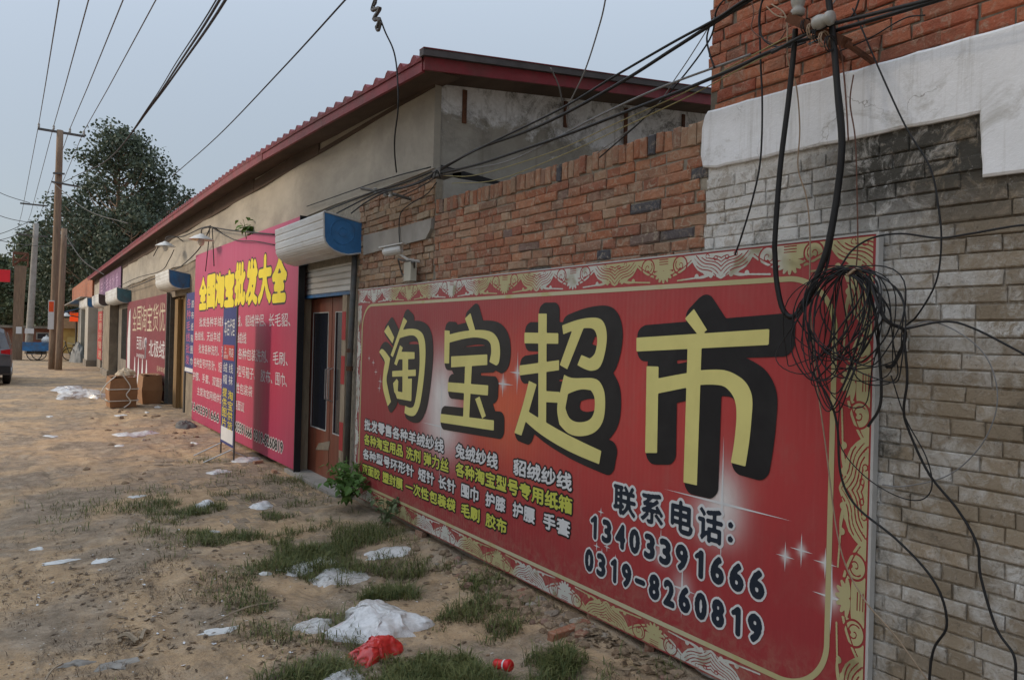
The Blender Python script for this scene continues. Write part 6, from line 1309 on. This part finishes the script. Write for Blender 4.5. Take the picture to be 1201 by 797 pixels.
# ------------------------------------------------------------------ trees
def tree(label, base, h, rad, n, leaf, seed, m, zlo=.22, name='poplar_tree', lean=0, clumps=60, egg=1.0):
    r = np.random.default_rng(seed); rr = random.Random(seed); t = thing(name, label, 'tree', base); B = Vector(base)
    tr = MB(); tr.tube([B+Vector((.1*math.sin(i), .1*math.cos(i*1.3), h*.85*i/8)) for i in range(9)], [h*.017*(1-i/9.5) for i in range(9)], 8); cs = []
    for i in range(clumps):
        q = (i+.5)/clumps; z_ = h*(zlo+(1-zlo)*q**.85); prof = math.sin(math.pi*min(1, .18+.82*q)**1.1)**.7*egg if q < .97 else .18
        a = rr.uniform(0, 6.28); d = rad*prof*rr.uniform(.45, 1.0)*(.6+.4*rr.random()); c = B+Vector((math.cos(a)*d, math.sin(a)*d, z_)); s = rad*rr.uniform(.10, .25)*(.5 if q > .9 else 1); cs.append((c, s))
        st_ = B+Vector((0, 0, max(h*.12, z_-d*.7))); tr.tube(catmull([st_, st_.lerp(c, .5)+Vector((0, 0, -.1*d)), c], 4), [h*(.004-.0003*q_) for q_ in range(9)], 5)
    put('trunk', tr, m_pole, t)
    per = n//clumps; V = []; 
    for c, s in cs:
        k = int(per*(s/(rad*.25))**1.6)
        d = r.normal(size=(k, 3)); d /= np.linalg.norm(d, axis=1)[:, None]; rad_ = s*r.random(k)**.6*1.25; P = np.array(c)+d*rad_[:, None]*np.array([1.1, 1.1, 1.0])
        sz = leaf*r.uniform(.55, 1.2, k); u = r.normal(size=(k, 3)); u /= np.linalg.norm(u, axis=1)[:, None]; w = np.cross(u, d+r.normal(size=(k, 3))*.7); w /= np.linalg.norm(w, axis=1)[:, None]
        a_, b_ = u*sz[:, None]*.55, w*sz[:, None]*.42
        V.append(np.stack([P-a_, P-b_, P+a_, P+b_], 1))
    V = np.concatenate(V).reshape(-1, 3); nf = len(V)//4; me = bpy.data.meshes.new('crown'); me.vertices.add(len(V)); me.vertices.foreach_set('co', V.ravel()); me.loops.add(nf*4); me.loops.foreach_set('vertex_index', np.arange(nf*4, dtype=np.int32)); me.polygons.add(nf); me.polygons.foreach_set('loop_start', (np.arange(nf)*4).astype(np.int32)); me.update(calc_edges=True)
    put('crown', me, m, t)
def tx(px, Y): return onY(px, 390, Y).x
tree('tallest dark poplar rising behind the shop row roof', (tx(134, 70), 70, 0), 18.8, 6.3, 34000, .28, 1, m_tree, clumps=125, egg=1.0)
tree('second dark tree filling the right of the tallest poplar', (tx(188, 74), 74, 0), 15.4, 4.8, 17000, .28, 2, m_tree, clumps=75)
tree('dark tree left of the tallest poplar behind the poles', (tx(84, 76), 76, 0), 13.6, 4.8, 15000, .28, 3, m_tree, clumps=75)
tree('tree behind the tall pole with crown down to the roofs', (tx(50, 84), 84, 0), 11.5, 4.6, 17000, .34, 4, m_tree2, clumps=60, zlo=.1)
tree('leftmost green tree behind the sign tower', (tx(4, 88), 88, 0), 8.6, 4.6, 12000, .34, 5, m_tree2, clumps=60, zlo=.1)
tree('broad low tree behind the yellow shop', (tx(95, 80), 80, 0), 10.5, 5.2, 18000, .33, 6, m_tree, clumps=60, zlo=.08)
tree('dark tree standing just behind the row end roof', (tx(150, 64), 64, 0), 11.5, 4.4, 16000, .28, 7, m_tree, clumps=60, zlo=.12)
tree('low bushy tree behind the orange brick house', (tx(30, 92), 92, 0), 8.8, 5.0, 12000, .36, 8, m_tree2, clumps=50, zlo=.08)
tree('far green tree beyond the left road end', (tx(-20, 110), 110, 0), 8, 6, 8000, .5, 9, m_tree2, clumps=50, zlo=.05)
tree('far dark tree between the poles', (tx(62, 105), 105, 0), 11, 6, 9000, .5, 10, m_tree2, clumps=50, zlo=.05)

# ------------------------------------------------------------------ grass and litter
def blades(name, label, patches, m, seed, hgt, wid, cat='grass', flat=.0):
    r = np.random.default_rng(seed); V = []
    for (px, py, sx, sy, n) in patches:
        n = int(n*1.45)
        c = np.array(G(px, py)); P = c+r.normal(size=(n, 2))*np.array([sx, sy])
        keep = (P[:, 0] < 2.9) | (P[:, 1] > 7.4); dn = fbm(P[:, 0]*3.2, P[:, 1]*3.2, 55, 3); keep &= dn > .44+.14*r.random(n); P = P[keep]; k = len(P); z = gz(P[:, 0], P[:, 1])-.008
        tu = r.integers(0, max(1, k//7), k)      # tufts lean together
        ta = tu*2.399; a = ta+r.normal(size=k)*.9; L = hgt*r.uniform(.25, 1.0, k)**1.3*(.6+1.5*fbm(P[:, 0]*6, P[:, 1]*6, 91, 2)); ln = r.uniform(.3, 1.5, k)+flat
        D = np.stack([np.cos(a), np.sin(a)], 1); S = np.stack([-D[:, 1], D[:, 0]], 1)*(wid*r.uniform(.6, 1.3, k))[:, None]/2
        b0 = np.stack([P[:, 0]-S[:, 0], P[:, 1]-S[:, 1], z], 1); b1 = np.stack([P[:, 0]+S[:, 0], P[:, 1]+S[:, 1], z], 1)
        mx_, mz = L*.5*np.sin(ln*.6), L*.55*np.cos(ln*.6); ex, ez = L*np.sin(ln), L*.8*np.cos(ln*.9)
        ez = np.maximum(ez, .012)
        m0 = np.stack([P[:, 0]+D[:, 0]*mx_-S[:, 0]*.8, P[:, 1]+D[:, 1]*mx_-S[:, 1]*.8, z+mz], 1); m1 = np.stack([P[:, 0]+D[:, 0]*mx_+S[:, 0]*.8, P[:, 1]+D[:, 1]*mx_+S[:, 1]*.8, z+mz], 1); t = np.stack([P[:, 0]+D[:, 0]*ex, P[:, 1]+D[:, 1]*ex, z+ez], 1)
        V.append(np.stack([b0, b1, m1, m0, t], 1))
    V = np.concatenate(V); k = len(V); V = V.reshape(-1, 3); i = np.arange(k)*5
    me = bpy.data.meshes.new(name); me.vertices.add(len(V)); me.vertices.foreach_set('co', V.ravel())
    L = np.stack([i, i+1, i+2, i+3, i+3, i+2, i+4], 1).ravel(); me.loops.add(len(L)); me.loops.foreach_set('vertex_index', L.astype(np.int32)); me.polygons.add(2*k)
    st_ = np.stack([np.arange(k)*7, np.arange(k)*7+4], 1).ravel(); me.polygons.foreach_set('loop_start', st_.astype(np.int32)); me.update(calc_edges=True)
    tag(put(name, me, m), label, cat, kind='stuff')
GP = [(560, 765, .3, .12, 1800), (390, 665, .3, .3, 1800), (470, 700, .3, .2, 1600), (210, 590, .4, .5, 1800), (300, 640, .3, .4, 1600), (640, 770, .15, .15, 800), (340, 600, .25, .5, 1200), (470, 612, .06, .5, 700), (560, 655, .05, .3, 500), (660, 712, .05, .25, 350), (840, 800, .05, .1, 300), (350, 560, .05, .3, 250), (500, 765, .28, .22, 5200), (540, 790, .25, .15, 4200), (600, 775, .2, .16, 2400), (470, 790, .22, .15, 2600), (640, 790, .18, .14, 1500), (350, 788, .2, .12, 1500), (380, 700, .32, .35, 3800), (430, 690, .25, .25, 2600), (300, 618, .3, .6, 4200), (235, 600, .25, .6, 2800), (330, 640, .25, .4, 3200), (370, 630, .2, .3, 1500), (270, 600, .3, .5, 2200), (440, 625, .15, .3, 900), (520, 675, .28, .3, 2200), (570, 690, .2, .25, 1100), (255, 545, .15, .5, 500), (330, 562, .12, .4, 500), (180, 610, .25, .4, 500), (90, 590, .3, .5, 350), (545, 720, .2, .2, 900), (800, 790, .1, .05, 250), (410, 640, .2, .2, 800)]
blades('grass', 'short green weedy grass growing in patches over the earth', GP, m_grass, 12, .11, .0055)
blades('dry_grass', 'dry brown grass stalks and litter over the earth', [(px, py, sx*1.6, sy*1.6, n//2) for px, py, sx, sy, n in GP]+[(60, 640, .7, .9, 1800), (180, 660, .5, .5, 1500), (40, 760, .5, .5, 1300), (230, 775, .4, .3, 1100), (450, 650, .4, .4, 1800), (700, 745, .15, .2, 1200), (160, 545, .6, 1.0, 1600), (330, 545, .3, 1.2, 1500), (120, 720, .8, .8, 2600), (300, 700, .4, .4, 900), (560, 740, .3, .3, 1200), (600, 660, .5, .4, 2200), (650, 700, .4, .4, 2000), (200, 740, .6, .5, 900), (90, 690, .5, .6, 600), (640, 740, .4, .25, 1500), (280, 570, .4, 1.5, 1200), (215, 505, .3, 1.5, 900), (130, 455, .8, 3, 1200), (380, 760, .4, .3, 900)], m_dry, 13, .06, .004, 'dry grass', .5)
# fallen leaves and scraps of bark
chips('fallen_leaves', 'curled dry leaves and paper bits scattered over the earth', 2600, lambda r: (r.uniform(0, 720), 480+320*r.random()**.7), m_dry, 5, .008, .028)
chips('fallen_leaves', 'dry leaf drift along the foot of the red banner', 500, along_board, m_dry, 6, .012, .035)
for i, (px, py, l, a_, L) in enumerate(((250, 520, 'pale stick lying near the standing sign', .8, .5), (150, 747, 'dark bent twig on the bare foreground earth', 2.2, .14), (170, 742, 'curled brown bark piece on bare foreground earth', 1.0, .1), (60, 792, 'thin dry stalk near the lower left', 1.2, .3), (290, 712, 'long thin stalk right of the bare patch', .3, .5))):
    g_ = G(px, py); tag(put('stick', MB().tube(catmull([(g_[0]-L/2*math.cos(a_), g_[1]-L/2*math.sin(a_), gh(*g_)+.015), (g_[0], g_[1]+.02, gh(*g_)+.04), (g_[0]+L/2*math.cos(a_), g_[1]+L/2*math.sin(a_), gh(*g_)+.02)], 4), .006 if i in (0, 3, 4) else .014, 5), m_wood_brown if i else m_white_dirty), l, 'stick')

# ------------------------------------------------------------------ the row of houses across the road (casts the street shade)
op = thing('street_house', 'plain plastered house across the road, out of view', 'building', (-12, 10.5, 0))
put('wall', MB().box(-17, -9, 5.5, 9.2, -.2, 9.4), m_wallb, op); put('wall', MB().box(-17, -9, 9.202, 16.0, -.2, 11.2), m_wallb, op)
put('roof', MB().box(-17.3, -8.7, 5.3, 9.2, 9.405, 9.55), m_concrete, op); put('roof', MB().box(-17.3, -8.7, 9.1, 16.2, 11.205, 11.35), m_concrete, op)
for fl in range(2):
    for k in range(3): put('window', MB().box(-9.0, -8.95, 6.6+k*3, 8.0+k*3, 1.2+fl*3.8, 2.8+fl*3.8), m_glass, op)
